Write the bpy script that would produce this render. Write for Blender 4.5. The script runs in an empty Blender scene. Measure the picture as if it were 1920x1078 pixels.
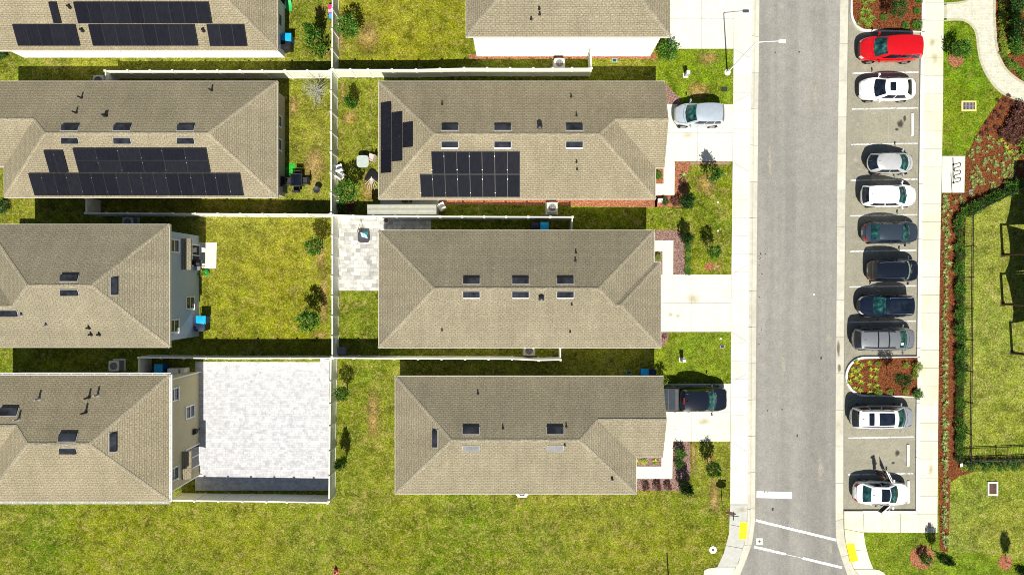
import bpy, math, random
from mathutils import Vector, Matrix, Euler
from mathutils.geometry import tessellate_polygon
R = math.radians
scn = bpy.context.scene
COL = scn.collection
# ---------------------------------------------------------------- camera model (nadir drone view)
CX, CY, FP, CH = 975.0, 539.0, 1280.0, 52.4     # nadir pixel, focal length in photo pixels, height in metres
def P(px, py, z=0.0):
    k = (CH - z) / FP
    return Vector(((px - CX) * k, (CY - py) * k, z))
def hit(px, py, pt, n):
    """where the sight line through a photo pixel meets a plane"""
    d = Vector(((px - CX) / FP, (CY - py) / FP, -1.0)); o = Vector((0, 0, CH))
    return o + d * ((pt - o).dot(n) / d.dot(n))
# ---------------------------------------------------------------- mesh builder
class MB:
    def __init__(s): s.v = []; s.f = []; s.m = []
    def add(s, vs, fs, mi=0):
        b = len(s.v); s.v += [tuple(v) for v in vs]
        for f in fs: s.f.append(tuple(b + i for i in f)); s.m.append(mi)
    def quad(s, a, b, c, d, mi=0): s.add([a, b, c, d], [(0, 1, 2, 3)], mi)
    def box(s, c, size, rz=0.0, mat=None, mi=0, taper=1.0):
        hx, hy, hz = size[0] / 2, size[1] / 2, size[2] / 2
        M = mat if mat is not None else Matrix.Rotation(rz, 3, 'Z')
        vs = []
        for z, t in ((-hz, 1.0), (hz, taper)):
            for x, y in ((-hx, -hy), (hx, -hy), (hx, hy), (-hx, hy)):
                vs.append(Vector(c) + M @ Vector((x * t, y * t, z)))
        s.add(vs, [(3, 2, 1, 0), (4, 5, 6, 7), (0, 1, 5, 4), (1, 2, 6, 5), (2, 3, 7, 6), (3, 0, 4, 7)], mi)
    def prism(s, pts, z0, z1, mi=0, bottom=False):
        pts = ccw(pts); n = len(pts)
        vs = [(p[0], p[1], z1) for p in pts] + [(p[0], p[1], z0) for p in pts]
        fs = [tuple(t) for t in tess(pts)]
        if bottom: fs += [tuple(n + i for i in reversed(t)) for t in tess(pts)]
        for i in range(n):
            j = (i + 1) % n; fs.append((n + i, n + j, j, i))
        s.add(vs, fs, mi)
    def tube(s, pts, rad, n=8, mi=0, cap=True):
        pts = [Vector(p) for p in pts]
        if not isinstance(rad, (list, tuple)): rad = [rad] * len(pts)
        b = len(s.v); up = None
        for i, p in enumerate(pts):
            d = (pts[min(i + 1, len(pts) - 1)] - pts[max(i - 1, 0)]).normalized()
            if up is None: up = Vector((0, 0, 1)) if abs(d.z) < .9 else Vector((1, 0, 0))
            a = d.cross(up).normalized(); bb = a.cross(d).normalized(); up = bb
            for k in range(n):
                t = 2 * math.pi * k / n
                s.v.append(tuple(p + (a * math.cos(t) + bb * math.sin(t)) * rad[i]))
        for i in range(len(pts) - 1):
            for k in range(n):
                k2 = (k + 1) % n
                s.f.append((b + i * n + k, b + (i + 1) * n + k, b + (i + 1) * n + k2, b + i * n + k2)); s.m.append(mi)
        if cap:
            s.f.append(tuple(b + k for k in range(n))); s.m.append(mi)
            e = b + (len(pts) - 1) * n
            s.f.append(tuple(e + n - 1 - k for k in range(n))); s.m.append(mi)
    def lathe(s, prof, n=16, c=(0, 0, 0), mi=0):
        b = len(s.v)
        for r, z in prof:
            for k in range(n):
                t = 2 * math.pi * k / n; s.v.append((c[0] + r * math.cos(t), c[1] + r * math.sin(t), c[2] + z))
        for i in range(len(prof) - 1):
            for k in range(n):
                k2 = (k + 1) % n
                s.f.append((b + i * n + k, b + i * n + k2, b + (i + 1) * n + k2, b + (i + 1) * n + k)); s.m.append(mi)
        if prof[0][0] > 0: s.f.append(tuple(b + n - 1 - k for k in range(n))); s.m.append(mi)
        if prof[-1][0] > 0:
            e = b + (len(prof) - 1) * n; s.f.append(tuple(e + k for k in range(n))); s.m.append(mi)
    def grid(s, fn, nu, nv, mi=0, flip=False):
        b = len(s.v)
        for j in range(nv + 1):
            for i in range(nu + 1): s.v.append(tuple(fn(i / nu, j / nv)))
        for j in range(nv):
            for i in range(nu):
                q = (b + j * (nu + 1) + i, b + j * (nu + 1) + i + 1, b + (j + 1) * (nu + 1) + i + 1, b + (j + 1) * (nu + 1) + i)
                s.f.append(tuple(reversed(q)) if flip else q); s.m.append(mi)
    def mesh(s, name, mats, smooth=None, uv=False):
        me = bpy.data.meshes.new(name)
        me.from_pydata(s.v, [], s.f)
        for m in (mats if isinstance(mats, (list, tuple)) else [mats]): me.materials.append(m)
        if any(s.m): me.polygons.foreach_set('material_index', s.m)
        if uv:
            ul = me.uv_layers.new(name='UVMap')
            for p in me.polygons:
                n = p.normal
                if abs(n.z) > .9995: u, v = Vector((1, 0, 0)), Vector((0, 1, 0))
                else:
                    u = Vector((0, 0, 1)).cross(n).normalized(); v = n.cross(u)
                for li in p.loop_indices:
                    co = me.vertices[me.loops[li].vertex_index].co
                    ul.data[li].uv = (co.dot(u), co.dot(v))
        if smooth:
            me.polygons.foreach_set('use_smooth', [True] * len(me.polygons))
            me.set_sharp_from_angle(angle=R(smooth))
        me.update()
        return me
    def obj(s, name, mats, parent=None, smooth=None, uv=False, origin=None):
        o = bpy.data.objects.new(name, s.mesh(name, mats, smooth, uv)); COL.objects.link(o)
        if parent is not None:
            o.parent = parent
            if origin is not False: o.location = -parent.location if origin is None else origin
        return o
def area2(pts): return sum(pts[i][0] * pts[(i + 1) % len(pts)][1] - pts[(i + 1) % len(pts)][0] * pts[i][1] for i in range(len(pts)))
def ccw(pts): return list(pts) if area2(pts) > 0 else list(reversed(pts))
def tess(pts):
    out = []
    for t in tessellate_polygon([[Vector((p[0], p[1], 0)) for p in pts]]):
        a, b, c = [pts[i] for i in t]
        cr = (b[0] - a[0]) * (c[1] - a[1]) - (b[1] - a[1]) * (c[0] - a[0])
        out.append(t if cr > 0 else (t[0], t[2], t[1]))
    return out
# ---------------------------------------------------------------- tags
def tag(o, label, cat, group=None, kind=None):
    if label: o['label'] = label
    if cat: o['category'] = cat
    if group: o['group'] = group
    if kind: o['kind'] = kind
    return o
def thing(name, label, cat, loc=(0, 0, 0), rz=0.0, group=None):
    o = bpy.data.objects.new(name, None); COL.objects.link(o)
    o.location = loc; o.rotation_euler = (0, 0, rz); o.empty_display_size = .3
    return tag(o, label, cat, group)
def dup(root, loc, rz=0.0, scale=None, label=None, group=None):
    def cp(o, parent):
        c = o.copy(); COL.objects.link(c)
        if parent is not None: c.parent = parent
        for ch in list(o.children): cp(ch, c)
        return c
    r = cp(root, None); r.location = loc; r.rotation_euler = (0, 0, rz)
    if scale is not None: r.scale = scale if isinstance(scale, (tuple, list)) else (scale,) * 3
    if label: r['label'] = label
    if group: r['group'] = group
    return r
# ---------------------------------------------------------------- materials
class N:
    """tiny node helper"""
    def __init__(s, name, rough=.7, spec=.3, metal=0.0):
        s.m = bpy.data.materials.new(name); s.m.use_nodes = True
        s.t = s.m.node_tree; s.b = s.t.nodes['Principled BSDF']
        s.b.inputs['Roughness'].default_value = rough; s.b.inputs['Metallic'].default_value = metal
        s.b.inputs['Specular IOR Level'].default_value = spec
        s.tc = s.t.nodes.new('ShaderNodeTexCoord')
    def coord(s, scale=None, out='Object', rot=None):
        o = s.tc.outputs[out]
        if scale is None and rot is None: return o
        mp = s.t.nodes.new('ShaderNodeMapping')
        if scale is not None: mp.inputs['Scale'].default_value = scale
        if rot is not None: mp.inputs['Rotation'].default_value = rot
        s.t.links.new(o, mp.inputs[0]); return mp.outputs[0]
    def noise(s, scale, detail=3, rough=.55, co=None, dist=0.0):
        n = s.t.nodes.new('ShaderNodeTexNoise'); n.inputs['Scale'].default_value = scale
        n.inputs['Detail'].default_value = detail; n.inputs['Roughness'].default_value = rough
        n.inputs['Distortion'].default_value = dist
        s.t.links.new(co or s.coord(), n.inputs['Vector']); return n.outputs['Fac']
    def voro(s, scale, co=None, metric='EUCLIDEAN', out='Color', feat='F1'):
        n = s.t.nodes.new('ShaderNodeTexVoronoi'); n.inputs['Scale'].default_value = scale
        n.distance = metric; n.feature = feat
        s.t.links.new(co or s.coord(), n.inputs['Vector']); return n.outputs[out]
    def ramp(s, fac, stops, interp='LINEAR'):
        r = s.t.nodes.new('ShaderNodeValToRGB'); e = r.color_ramp.elements; r.color_ramp.interpolation = interp
        while len(e) < len(stops): e.new(.5)
        for i, (p, c) in enumerate(stops):
            e[i].position = p; e[i].color = (*c, 1) if isinstance(c, (tuple, list)) else (c, c, c, 1)
        s.t.links.new(fac, r.inputs[0]); return r.outputs[0]
    def mix(s, fac, a, b, mode='MIX'):
        n = s.t.nodes.new('ShaderNodeMix'); n.data_type = 'RGBA'; n.blend_type = mode
        for sock, val in ((n.inputs[0], fac), (n.inputs[6], a), (n.inputs[7], b)):
            if isinstance(val, (int, float)): sock.default_value = val
            elif isinstance(val, (tuple, list)): sock.default_value = (*val, 1)
            else: s.t.links.new(val, sock)
        return n.outputs[2]
    def island(s):
        g = s.t.nodes.new('ShaderNodeNewGeometry'); return g.outputs['Random Per Island']
    def objrand(s):
        g = s.t.nodes.new('ShaderNodeObjectInfo'); return g.outputs['Random']
    def base(s, c):
        if isinstance(c, (tuple, list)): s.b.inputs['Base Color'].default_value = (*c, 1)
        else: s.t.links.new(c, s.b.inputs['Base Color'])
        return s
    def bump(s, h, strength=.3, dist=.02):
        n = s.t.nodes.new('ShaderNodeBump'); n.inputs['Strength'].default_value = strength; n.inputs['Distance'].default_value = dist
        s.t.links.new(h, n.inputs['Height']); s.t.links.new(n.outputs[0], s.b.inputs['Normal']); return s
def plain(name, col, rough=.6, metal=0.0, var=.12, scale=4.0, spec=.3, coat=0.0):
    m = N(name, rough, spec, metal)
    lo = tuple(c * (1 - var) for c in col); hi = tuple(min(1, c * (1 + var)) for c in col)
    m.base(m.ramp(m.noise(scale, 4), [(.3, lo), (.7, hi)]))
    if coat:
        m.b.inputs['Coat Weight'].default_value = coat; m.b.inputs['Coat Roughness'].default_value = .05
    return m.m
def grass(name, green, yellow, tan, tanlim=(.56, .74), big=.13, fleck=.75):
    m = N(name, .95, .05)
    c = m.mix(m.ramp(m.noise(big, 3, .6), [(.36, 0.0), (.62, 1.0)]), green, yellow)
    c = m.mix(m.ramp(m.noise(.045, 3, .5), [(.38, 0.0), (.62, .4)]), c, m.mix(.4, yellow, tan))
    c = m.mix(m.ramp(m.noise(.55, 6, .68, dist=.6), [(tanlim[0], 0.0), (tanlim[1], .85)]), c, tan)
    c = m.mix(1.0, c, m.ramp(m.noise(.9, 5, .7), [(.34, .48), (.64, 1.18)]), 'MULTIPLY')
    c = m.mix(1.0, c, m.ramp(m.noise(1.0, 4, .6, m.coord((.16, .9, 1))), [(.35, .86), (.65, 1.12)]), 'MULTIPLY')
    st = m.noise(4.0, 4, .75, dist=2.0)
    c = m.mix(1.0, c, m.ramp(st, [(.30, .40), (.48, .95), (.66, 1.65)]), 'MULTIPLY')
    c = m.mix(m.ramp(m.noise(2.6, 6, .82, dist=1.2), [(.495, 0.0), (.60, fleck)]), c, tan)
    fine = m.noise(9, 3, .8)
    c = m.mix(1.0, c, m.ramp(fine, [(.32, .42), (.5, 1.0), (.68, 1.75)]), 'MULTIPLY')
    m.base(c); m.bump(st, .9, .08); return m.m
def concrete(name, col, stain=(.45, .40, .28), amt=.35):
    m = N(name, .9, .15)
    c = m.mix(m.ramp(m.noise(.35, 5, .65), [(.5, 0.0), (.8, amt)]), col, stain)
    c = m.mix(1.0, c, m.ramp(m.noise(2.5, 6, .75), [(.3, .85), (.7, 1.08)]), 'MULTIPLY')
    c = m.mix(1.0, c, m.ramp(m.island(), [(0, .90), (1, 1.06)]), 'MULTIPLY')
    c = m.mix(m.ramp(m.noise(7, 3, .8), [(.74, 0.0), (.8, .35)]), c, stain)
    m.base(c); m.bump(m.noise(60, 2), .15, .01); return m.m
M = {}
M['lawn'] = grass('lawn_grass', (.072, .124, .002), (.130, .156, .003), (.28, .235, .066))
M['lawn_lime'] = grass('lime_lawn_grass', (.105, .145, .003), (.165, .175, .004), (.36, .285, .08), (.6, .78), fleck=.5)
M['lawn_lush'] = grass('front_lawn_grass', (.070, .155, .003), (.125, .185, .003), (.27, .24, .05), (.62, .8), fleck=.5)
M['lawn_dry'] = grass('dry_lawn_grass', (.092, .158, .006), (.160, .190, .012), (.34, .30, .10), (.56, .8), fleck=.6)
M['soil'] = grass('worn_sandy_grass', (.20, .16, .02), (.27, .19, .04), (.33, .235, .09), (.42, .6))
def fade(mat):
    """thin out towards the rim of a patch: the sparse cover really lets the turf below show"""
    t = mat.node_tree; b = t.nodes['Principled BSDF']; tc = [n for n in t.nodes if n.type == 'TEX_COORD'][0]
    sp = t.nodes.new('ShaderNodeSeparateXYZ'); t.links.new(tc.outputs['UV'], sp.inputs[0])
    nz = t.nodes.new('ShaderNodeTexNoise'); nz.inputs['Scale'].default_value = 2.6; nz.inputs['Detail'].default_value = 7; nz.inputs['Roughness'].default_value = .75; t.links.new(tc.outputs['Object'], nz.inputs['Vector'])
    ad = t.nodes.new('ShaderNodeMath'); ad.operation = 'SUBTRACT'; t.links.new(nz.outputs['Fac'], ad.inputs[0]); t.links.new(sp.outputs[1], ad.inputs[1])
    mr = t.nodes.new('ShaderNodeMapRange'); mr.inputs[1].default_value = -.22; mr.inputs[2].default_value = .34; t.links.new(ad.outputs[0], mr.inputs[0]); t.links.new(mr.outputs[0], b.inputs['Alpha'])
fade(M['soil'])
m = N('road_asphalt', .92, .1)
c = m.mix(m.ramp(m.noise(.09, 5, .6), [(.3, 0.0), (.7, 1.0)]), (.222, .213, .190), (.268, .257, .230))
c = m.mix(m.ramp(m.noise(1.0, 4, .6, m.coord((.9, .03, 1))), [(.42, 0.0), (.66, .75)]), c, (.185, .177, .158))
c = m.mix(1.0, c, m.ramp(m.noise(11, 4, .9), [(.3, .70), (.7, 1.30)]), 'MULTIPLY')
c = m.mix(1.0, c, m.ramp(m.noise(1.4, 5, .7), [(.3, .90), (.7, 1.10)]), 'MULTIPLY')
c = m.mix(m.ramp(m.noise(1.7, 7, .75), [(.69, 0.0), (.75, .55)]), c, (.29, .28, .25))
c = m.mix(m.ramp(m.noise(2.3, 5, .7, m.coord((1.7, 1.1, 1))), [(.71, 0.0), (.76, .8)]), c, (.05, .048, .045))
m.base(c); m.bump(m.noise(120, 2), .3, .01); M['asphalt'] = m.m
m = N('parking_asphalt', .92, .1)
c = m.mix(m.ramp(m.noise(.3, 5, .65), [(.3, 0.0), (.7, 1.0)]), (.215, .205, .162), (.265, .25, .185))
c = m.mix(1.0, c, m.ramp(m.noise(11, 4, .9), [(.3, .70), (.7, 1.30)]), 'MULTIPLY')
c = m.mix(1.0, c, m.ramp(m.noise(1.4, 5, .7), [(.3, .90), (.7, 1.10)]), 'MULTIPLY')
c = m.mix(m.ramp(m.noise(1.3, 7, .75), [(.60, 0.0), (.72, .6)]), c, (.31, .29, .21))
c = m.mix(m.ramp(m.noise(2.7, 5, .7), [(.66, 0.0), (.74, .75)]), c, (.06, .055, .048))
m.base(c); m.bump(m.noise(120, 2), .3, .01); M['lot'] = m.m
M['concrete'] = concrete('pale_concrete', (.625, .61, .525))
M['concrete_warm'] = concrete('warm_concrete', (.60, .585, .46), (.52, .46, .18), .6)
M['kerb'] = concrete('kerb_concrete', (.50, .485, .40), (.30, .27, .2), .6)
M['kerb_white'] = concrete('white_kerb_concrete', (.62, .61, .56), (.4, .36, .3), .3)
M['concrete_fresh'] = concrete('grey_fresh_concrete', (.43, .43, .39))
M['joint'] = plain('saw_cut_joint', (.20, .19, .16), .9)  # dark tone of the saw-cut joints in the concrete
def paver(name, c1, c2, c3, w, h, spot=.3):
    m = N(name, .85, .2)
    b = m.t.nodes.new('ShaderNodeTexBrick'); b.inputs['Scale'].default_value = 1
    b.inputs['Brick Width'].default_value = w; b.inputs['Row Height'].default_value = h; b.inputs['Mortar Size'].default_value = .006
    b.inputs['Color1'].default_value = (*c1, 1); b.inputs['Color2'].default_value = (*c2, 1); b.inputs['Mortar'].default_value = (*[x * .7 for x in c2], 1)
    b.offset_frequency = 2; b.squash = .7; b.squash_frequency = 3; b.inputs['Bias'].default_value = -.1
    m.t.links.new(m.coord(), b.inputs['Vector'])
    c = m.mix(m.ramp(m.noise(2.2, 6, .75), [(.46, 0.0), (.68, spot)]), b.outputs['Color'], c3)
    c = m.mix(1.0, c, m.ramp(m.noise(9, 4, .8), [(.3, .86), (.7, 1.1)]), 'MULTIPLY')
    m.base(c); m.bump(b.outputs['Fac'], -.3, .01); return m.m
M['paver_white'] = paver('white_pavers', (.54, .54, .545), (.40, .40, .415), (.24, .24, .26), .34, .17, .66)
M['paver_grey'] = paver('grey_pavers', (.60, .59, .54), (.27, .265, .25), (.16, .16, .15), .5, .3, .6)
M['paver_cream'] = paver('cream_pavers', (.56, .54, .40), (.42, .41, .34), (.60, .60, .58), .22, .12, .5)
M['edging'] = paver('edging_pavers', (.40, .385, .26), (.34, .33, .24), (.48, .46, .34), .25, .25, .4)
def mulch(name, a, b, dk):
    m = N(name, .95, .1)
    c = m.mix(m.ramp(m.voro(16, m.coord((1, 1.7, 1))), [(.2, 0.0), (.8, 1.0)]), a, b)
    c = m.mix(m.ramp(m.noise(9, 4, .75), [(.38, .95), (.56, 0.0)]), c, dk)
    m.base(c); m.bump(m.noise(14, 3), .9, .05); return m.m
M['mulch'] = mulch('red_bark_mulch', (.120, .034, .011), (.25, .085, .030), (.020, .008, .005))
M['mulch_pink'] = mulch('pink_stone_mulch', (.19, .105, .085), (.36, .24, .20), (.07, .04, .035))
M['mulch_red'] = mulch('terracotta_stone_mulch', (.26, .085, .035), (.42, .20, .11), (.10, .035, .02))
def shingle(name, c1, c2, course_shade):
    m = N(name, .95, .1)
    b = m.t.nodes.new('ShaderNodeTexBrick'); b.inputs['Scale'].default_value = 1
    b.inputs['Brick Width'].default_value = .31; b.inputs['Row Height'].default_value = .145; b.inputs['Mortar Size'].default_value = .020
    b.inputs['Mortar Smooth'].default_value = .5
    b.inputs['Color1'].default_value = (*c1, 1); b.inputs['Color2'].default_value = (*c2, 1); b.inputs['Mortar'].default_value = (*course_shade, 1)  # shadow lines under the shingle courses, painted in as darker rows
    m.t.links.new(m.coord(out='UV'), b.inputs['Vector'])
    c = m.mix(1.0, b.outputs['Color'], m.ramp(m.noise(8, 3, .9, m.coord((1, 1.7, 1), 'UV')), [(.32, .5), (.68, 1.55)]), 'MULTIPLY')
    c = m.mix(1.0, c, m.ramp(m.noise(.35, 5, .65), [(.3, .88), (.7, 1.09)]), 'MULTIPLY')
    c = m.mix(1.0, c, m.ramp(m.noise(1.0, 4, .6, m.coord((1.1, .12, 1), 'UV')), [(.35, .93), (.65, 1.05)]), 'MULTIPLY')
    c = m.mix(1.0, c, m.ramp(m.objrand(), [(0, (.94, .95, .97)), (1, (1.05, 1.03, 1.0))]), 'MULTIPLY')
    m.base(c); m.bump(b.outputs['Fac'], -.5, .012); return m.m
M['shingle'] = shingle('tan_asphalt_shingles', (.248, .219, .149), (.216, .191, .130), (.135, .118, .080))
M['cap'] = shingle('ridge_cap_shingles', (.30, .268, .188), (.255, .227, .16), (.18, .16, .113))
def stucco(name, col, boards=False):
    m = N(name, .85, .15)
    c = m.mix(1.0, col, m.ramp(m.noise(1.2, 5, .6), [(.3, .93), (.7, 1.05)]), 'MULTIPLY')
    m.base(c); return m.m
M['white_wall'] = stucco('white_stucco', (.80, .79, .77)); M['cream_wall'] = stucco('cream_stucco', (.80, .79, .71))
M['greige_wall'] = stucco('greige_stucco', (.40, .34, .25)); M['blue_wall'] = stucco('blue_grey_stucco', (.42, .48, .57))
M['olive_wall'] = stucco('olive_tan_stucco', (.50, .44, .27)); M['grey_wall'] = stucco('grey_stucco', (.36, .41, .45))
M['trim'] = plain('trim_paint', (.58, .55, .46), .6, var=.05); M['white'] = plain('white_paint', (.78, .77, .73), .5, var=.04)
M['line'] = N('road_marking_paint', .8, .2).base((.7, .7, .68)).m
m = N('worn_line_paint', .85, .2); c = m.mix(m.ramp(m.noise(5, 6, .8), [(.40, 1.0), (.50, 0.0)]), (.62, .62, .60), (.25, .24, .21)); m.base(c); M['line'] = m.m
M['line_fresh'] = plain('fresh_line_paint', (.62, .62, .60), .8, var=.12, scale=9)
def stainmat(name, col, lo, hi, k=1.0, sc=5.0):
    m = plain(name, col, .9, var=.3, scale=7); fade(m)
    for n in m.node_tree.nodes:
        if n.type == 'MAP_RANGE': n.inputs[1].default_value = lo; n.inputs[2].default_value = hi; n.inputs[4].default_value = k
        if n.type == 'TEX_NOISE' and n.inputs['Detail'].default_value == 7: n.inputs['Scale'].default_value = sc
    return m
M['stain'] = stainmat('tyre_and_oil_stain', (.045, .042, .038), -.1, .25, .8); M['pale_stain'] = stainmat('pale_dust_stain', (.38, .36, .30), -.15, .35, .6, 3.0); M['rust_stain'] = stainmat('rusty_drip_stain', (.16, .12, .06), -.2, .3, .85, 3.0)
M['warm_stain'] = stainmat('ochre_concrete_stain', (.40, .34, .18), -.1, .45, .45, 3.0); M['joint_pale'] = plain('pale_joint_sealant', (.30, .29, .24), .9)
M['yellow'] = plain('tactile_yellow_paint', (.85, .72, .0), .7, var=.06)
m = N('vinyl_fence', .45, .4)
c = m.mix(1.0, (.70, .70, .60), m.ramp(m.noise(2, 4), [(.3, .94), (.7, 1.04)]), 'MULTIPLY'); m.base(c); M['vinyl'] = m.m
M['black'] = plain('black_metal', (.012, .012, .013), .45, .0, .2, spec=.5); M['dark'] = plain('dark_plastic', (.03, .03, .032), .6)
M['gutter'] = plain('white_gutter_aluminium', (.80, .80, .76), .35, var=.03)
M['panel'] = None
m = N('solar_cells', .55, .02)
c = m.mix(1.0, m.ramp(m.objrand(), [(0, (.0075, .008, .0125)), (1, (.0115, .012, .0165))]), m.ramp(m.noise(3.5, 5, .8, m.coord((2.2, .5, 1), 'UV')), [(.3, .7), (.7, 1.45)]), 'MULTIPLY'); m.base(c); M['panel'] = m.m
M['panel_frame'] = plain('solar_panel_frame', (.012, .012, .014), .5, .2)
M['steel'] = plain('galvanised_steel', (.42, .43, .43), .4, .8); M['pipe'] = plain('vent_pipe', (.30, .29, .27), .6)
M['ac'] = plain('air_conditioner_beige', (.52, .51, .46), .5)
m = N('window_glass', .04, .6); m.base(m.ramp(m.noise(1.3, 3), [(.35, (.008, .010, .013)), (.7, (.05, .06, .07))])); M['glass'] = m.m
m = N('car_glass', .03, .6)
m.base(m.ramp(m.noise(2.6, 4, .6, m.coord((1, 1, .6))), [(.36, (.004, .012, .014)), (.52, (.012, .060, .058)), (.68, (.05, .17, .15))])); M['cglass'] = m.m
m = N('tinted_car_glass', .03, .6); m.base(m.ramp(m.noise(2, 3), [(.4, (.004, .006, .010)), (.7, (.012, .02, .035))])); M['tint'] = m.m
M['tyre'] = plain('tyre_rubber', (.02, .02, .02), .9); M['rim'] = plain('alloy_rim', (.45, .45, .45), .3, .9)
M['red_lens'] = plain('red_lamp_lens', (.35, .01, .015), .15, spec=.6); M['clear_lens'] = plain('headlamp_lens', (.62, .62, .60), .1, .3, spec=.6)
M['chrome'] = plain('chrome', (.8, .8, .8), .12, 1.0, .03)
M['bark'] = plain('tree_bark', (.16, .11, .075), .9, var=.35, scale=14); M['bare'] = plain('pale_bare_twigs', (.36, .36, .29), .9, var=.2, scale=8)
M['timber'] = plain('weathered_timber', (.26, .16, .09), .8, var=.3, scale=9)
def leaf(name, cols):
    m = N(name, .6, .25); c = m.ramp(m.island(), [(i / (len(cols) - 1), x) for i, x in enumerate(cols)])
    m.base(c); m.b.inputs['Subsurface Weight'].default_value = 0; return m.m
M['leaf'] = leaf('shrub_leaves', [(.018, .060, .006), (.040, .128, .011), (.070, .18, .016), (.14, .27, .025)])
M['leaf_dark'] = leaf('dark_leaves', [(.012, .042, .009), (.028, .088, .014), (.058, .14, .020)])
M['leaf_lime'] = leaf('lime_leaves', [(.07, .13, .012), (.15, .24, .02), (.26, .31, .03), (.04, .10, .01)])
M['leaf_var'] = leaf('variegated_leaves', [(.05, .11, .015), (.20, .25, .06), (.36, .36, .14), (.10, .17, .02), (.04, .09, .012)])
M['leaf_yellow'] = leaf('golden_leaves', [(.06, .13, .01), (.24, .26, .012), (.40, .36, .02), (.12, .20, .012), (.05, .12, .01)])
M['leaf_purple'] = leaf('burgundy_leaves', [(.045, .014, .014), (.10, .03, .028), (.17, .075, .05), (.06, .05, .02)])
def paint(name, col, metal=.35, rough=.32):
    m = N(name, rough, .5, metal); m.base(m.mix(1.0, col, m.ramp(m.noise(3, 3), [(.3, .95), (.7, 1.05)]), 'MULTIPLY'))
    m.b.inputs['Coat Weight'].default_value = .8; m.b.inputs['Coat Roughness'].default_value = .04; return m.m
# ================================================================ ground, road, pavements
rnd = random.Random(7)
def S(o): o['kind'] = 'structure'; return o
def sheet(name, pts, z, mat):
    mb = MB(); w = ccw([P(x, y, z)[:2] for x, y in pts]); mb.add([(a, b, z) for a, b in w], tess(w)); return S(mb.obj(name, mat))
def slab(name, pts, z1, mat, z0=-.06):
    mb = MB(); mb.prism([P(x, y, 0)[:2] for x, y in pts], z0, z1); return S(mb.obj(name, mat))
def resample(A, B, seg):
    A = [Vector(P(*a)[:2]) for a in A]; B = [Vector(P(*b)[:2]) for b in B]
    d = [0.0]
    for i in range(1, len(A)): d.append(d[-1] + ((A[i] - A[i-1]).length + (B[i] - B[i-1]).length) / 2)
    n = max(1, round(d[-1] / seg)); cuts = [d[-1] * i / n for i in range(n + 1)]
    def at(L):
        L = min(max(L, 0), d[-1])
        for i in range(1, len(d)):
            if L <= d[i] + 1e-9:
                t = (L - d[i-1]) / (d[i] - d[i-1]); return A[i-1].lerp(A[i], t), B[i-1].lerp(B[i], t)
    out = []
    for i in range(n):
        ts = [cuts[i]] + [x for x in d if cuts[i] < x < cuts[i+1]] + [cuts[i+1]]
        out.append((ts, at))
    return out
def ribbon(name, A, B, prof, seg, mat, gap=.03, zb=-.2):
    mb = MB(); np_ = len(prof)
    for ts, at in resample(A, B, seg):
        ts = [ts[0] + gap / 2] + ts[1:-1] + [ts[-1] - gap / 2]
        vs, fs = [], []
        for T in ts:
            a, b = at(T)
            for t, z in [(prof[0][0], zb)] + prof + [(prof[-1][0], zb)]:
                q = a.lerp(b, t); vs.append((q.x, q.y, z))
        m_ = np_ + 2
        for i in range(len(ts) - 1):
            for k in range(m_ - 1): fs.append((i * m_ + k, i * m_ + k + 1, (i + 1) * m_ + k + 1, (i + 1) * m_ + k))
        fs.append(tuple(range(m_))[::-1]); e = (len(ts) - 1) * m_; fs.append(tuple(e + k for k in range(m_)))
        # make tops face up
        b0 = len(mb.v)
        v = [Vector(x) for x in vs]; f = fs[1]
        nrm = (v[f[1]] - v[f[0]]).cross(v[f[2]] - v[f[0]])
        if nrm.z < 0: fs = [tuple(reversed(x)) for x in fs]
        mb.add(vs, fs)
    return S(mb.obj(name, mat))
WB = [(1425,-1500),(1411,0),(1406.5,270),(1403.7,540),(1402.3,808),(1401.5,945),(1401,980),(1396,1018),(1385,1053),(1372,1072),(1350,1092),(1320,1106),(-2500,1130)]
WO = [(1439,-1500),(1425,0),(1422,270),(1419.5,540),(1417.5,808),(1417,945),(1416.5,980),(1411,1020),(1401,1048),(1388,1080),(1362,1110),(1325,1130),(-2500,1152)]
EO = [(1592,-1500),(1577,0),(1572,270),(1570,540),(1568,808),(1568,957),(1568.5,1000),(1570,1016),(1580,1050),(1590,1078),(1612,1112),(1650,1135),(4500,1150)]
EB = [(1607,-1500),(1592,0),(1587.5,270),(1584.5,540),(1582.5,808),(1582.5,957),(1583,990),(1585.5,1015),(1594,1045),(1601,1066),(1622,1092),(1660,1113),(4500,1128)]
KI = [(1742,-1500),(1727.5,0),(1725,200),(1721,540),(1718,800),(1717.5,957.5)]
KO = [(1748,-1500),(1734,0),(1731.5,200),(1727,540),(1724,800),(1723.5,963)]
mb = MB(); g = 900; mb.quad((-g, -g, -.2), (g, -g, -.2), (g, g, -.2), (-g, g, -.2)); S(mb.obj('ground', M['lawn']))
sheet('road', [(1385,-1500),(1612,-1500),(1612,1062),(4500,1062),(4500,1560),(-2500,1560),(-2500,1062),(1385,1062)], -.13, M['asphalt'])
sheet('parking_lot', EB[:6] + [(1722,957), (1727,800), (1735,0), (1745,-1500)], -.122, M['lot'])
sheet('lawn', [(-2500,-1500)] + WB, 0.0, M['lawn'])
sheet('park_lawn', [(1748,-1500)] + KO[1:] + [(1584,963)] + EB[6:] + [(4500,-1500)], 0.0, M['lawn_lush'])
ribbon('kerb', WO, WB, [(0,-.124),(.5,-.11),(.6,-.035),(.75,.012),(1,.02)], 2.8, M['kerb'])
ribbon('gutter_strip', EO, EB, [(0,-.118),(.5,-.128),(1,-.114)], 2.8, M['kerb'])
ribbon('parking_kerb', KI, KO, [(0,.018),(.25,.03),(1,.03)], 4.2, M['kerb_white'])
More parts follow.
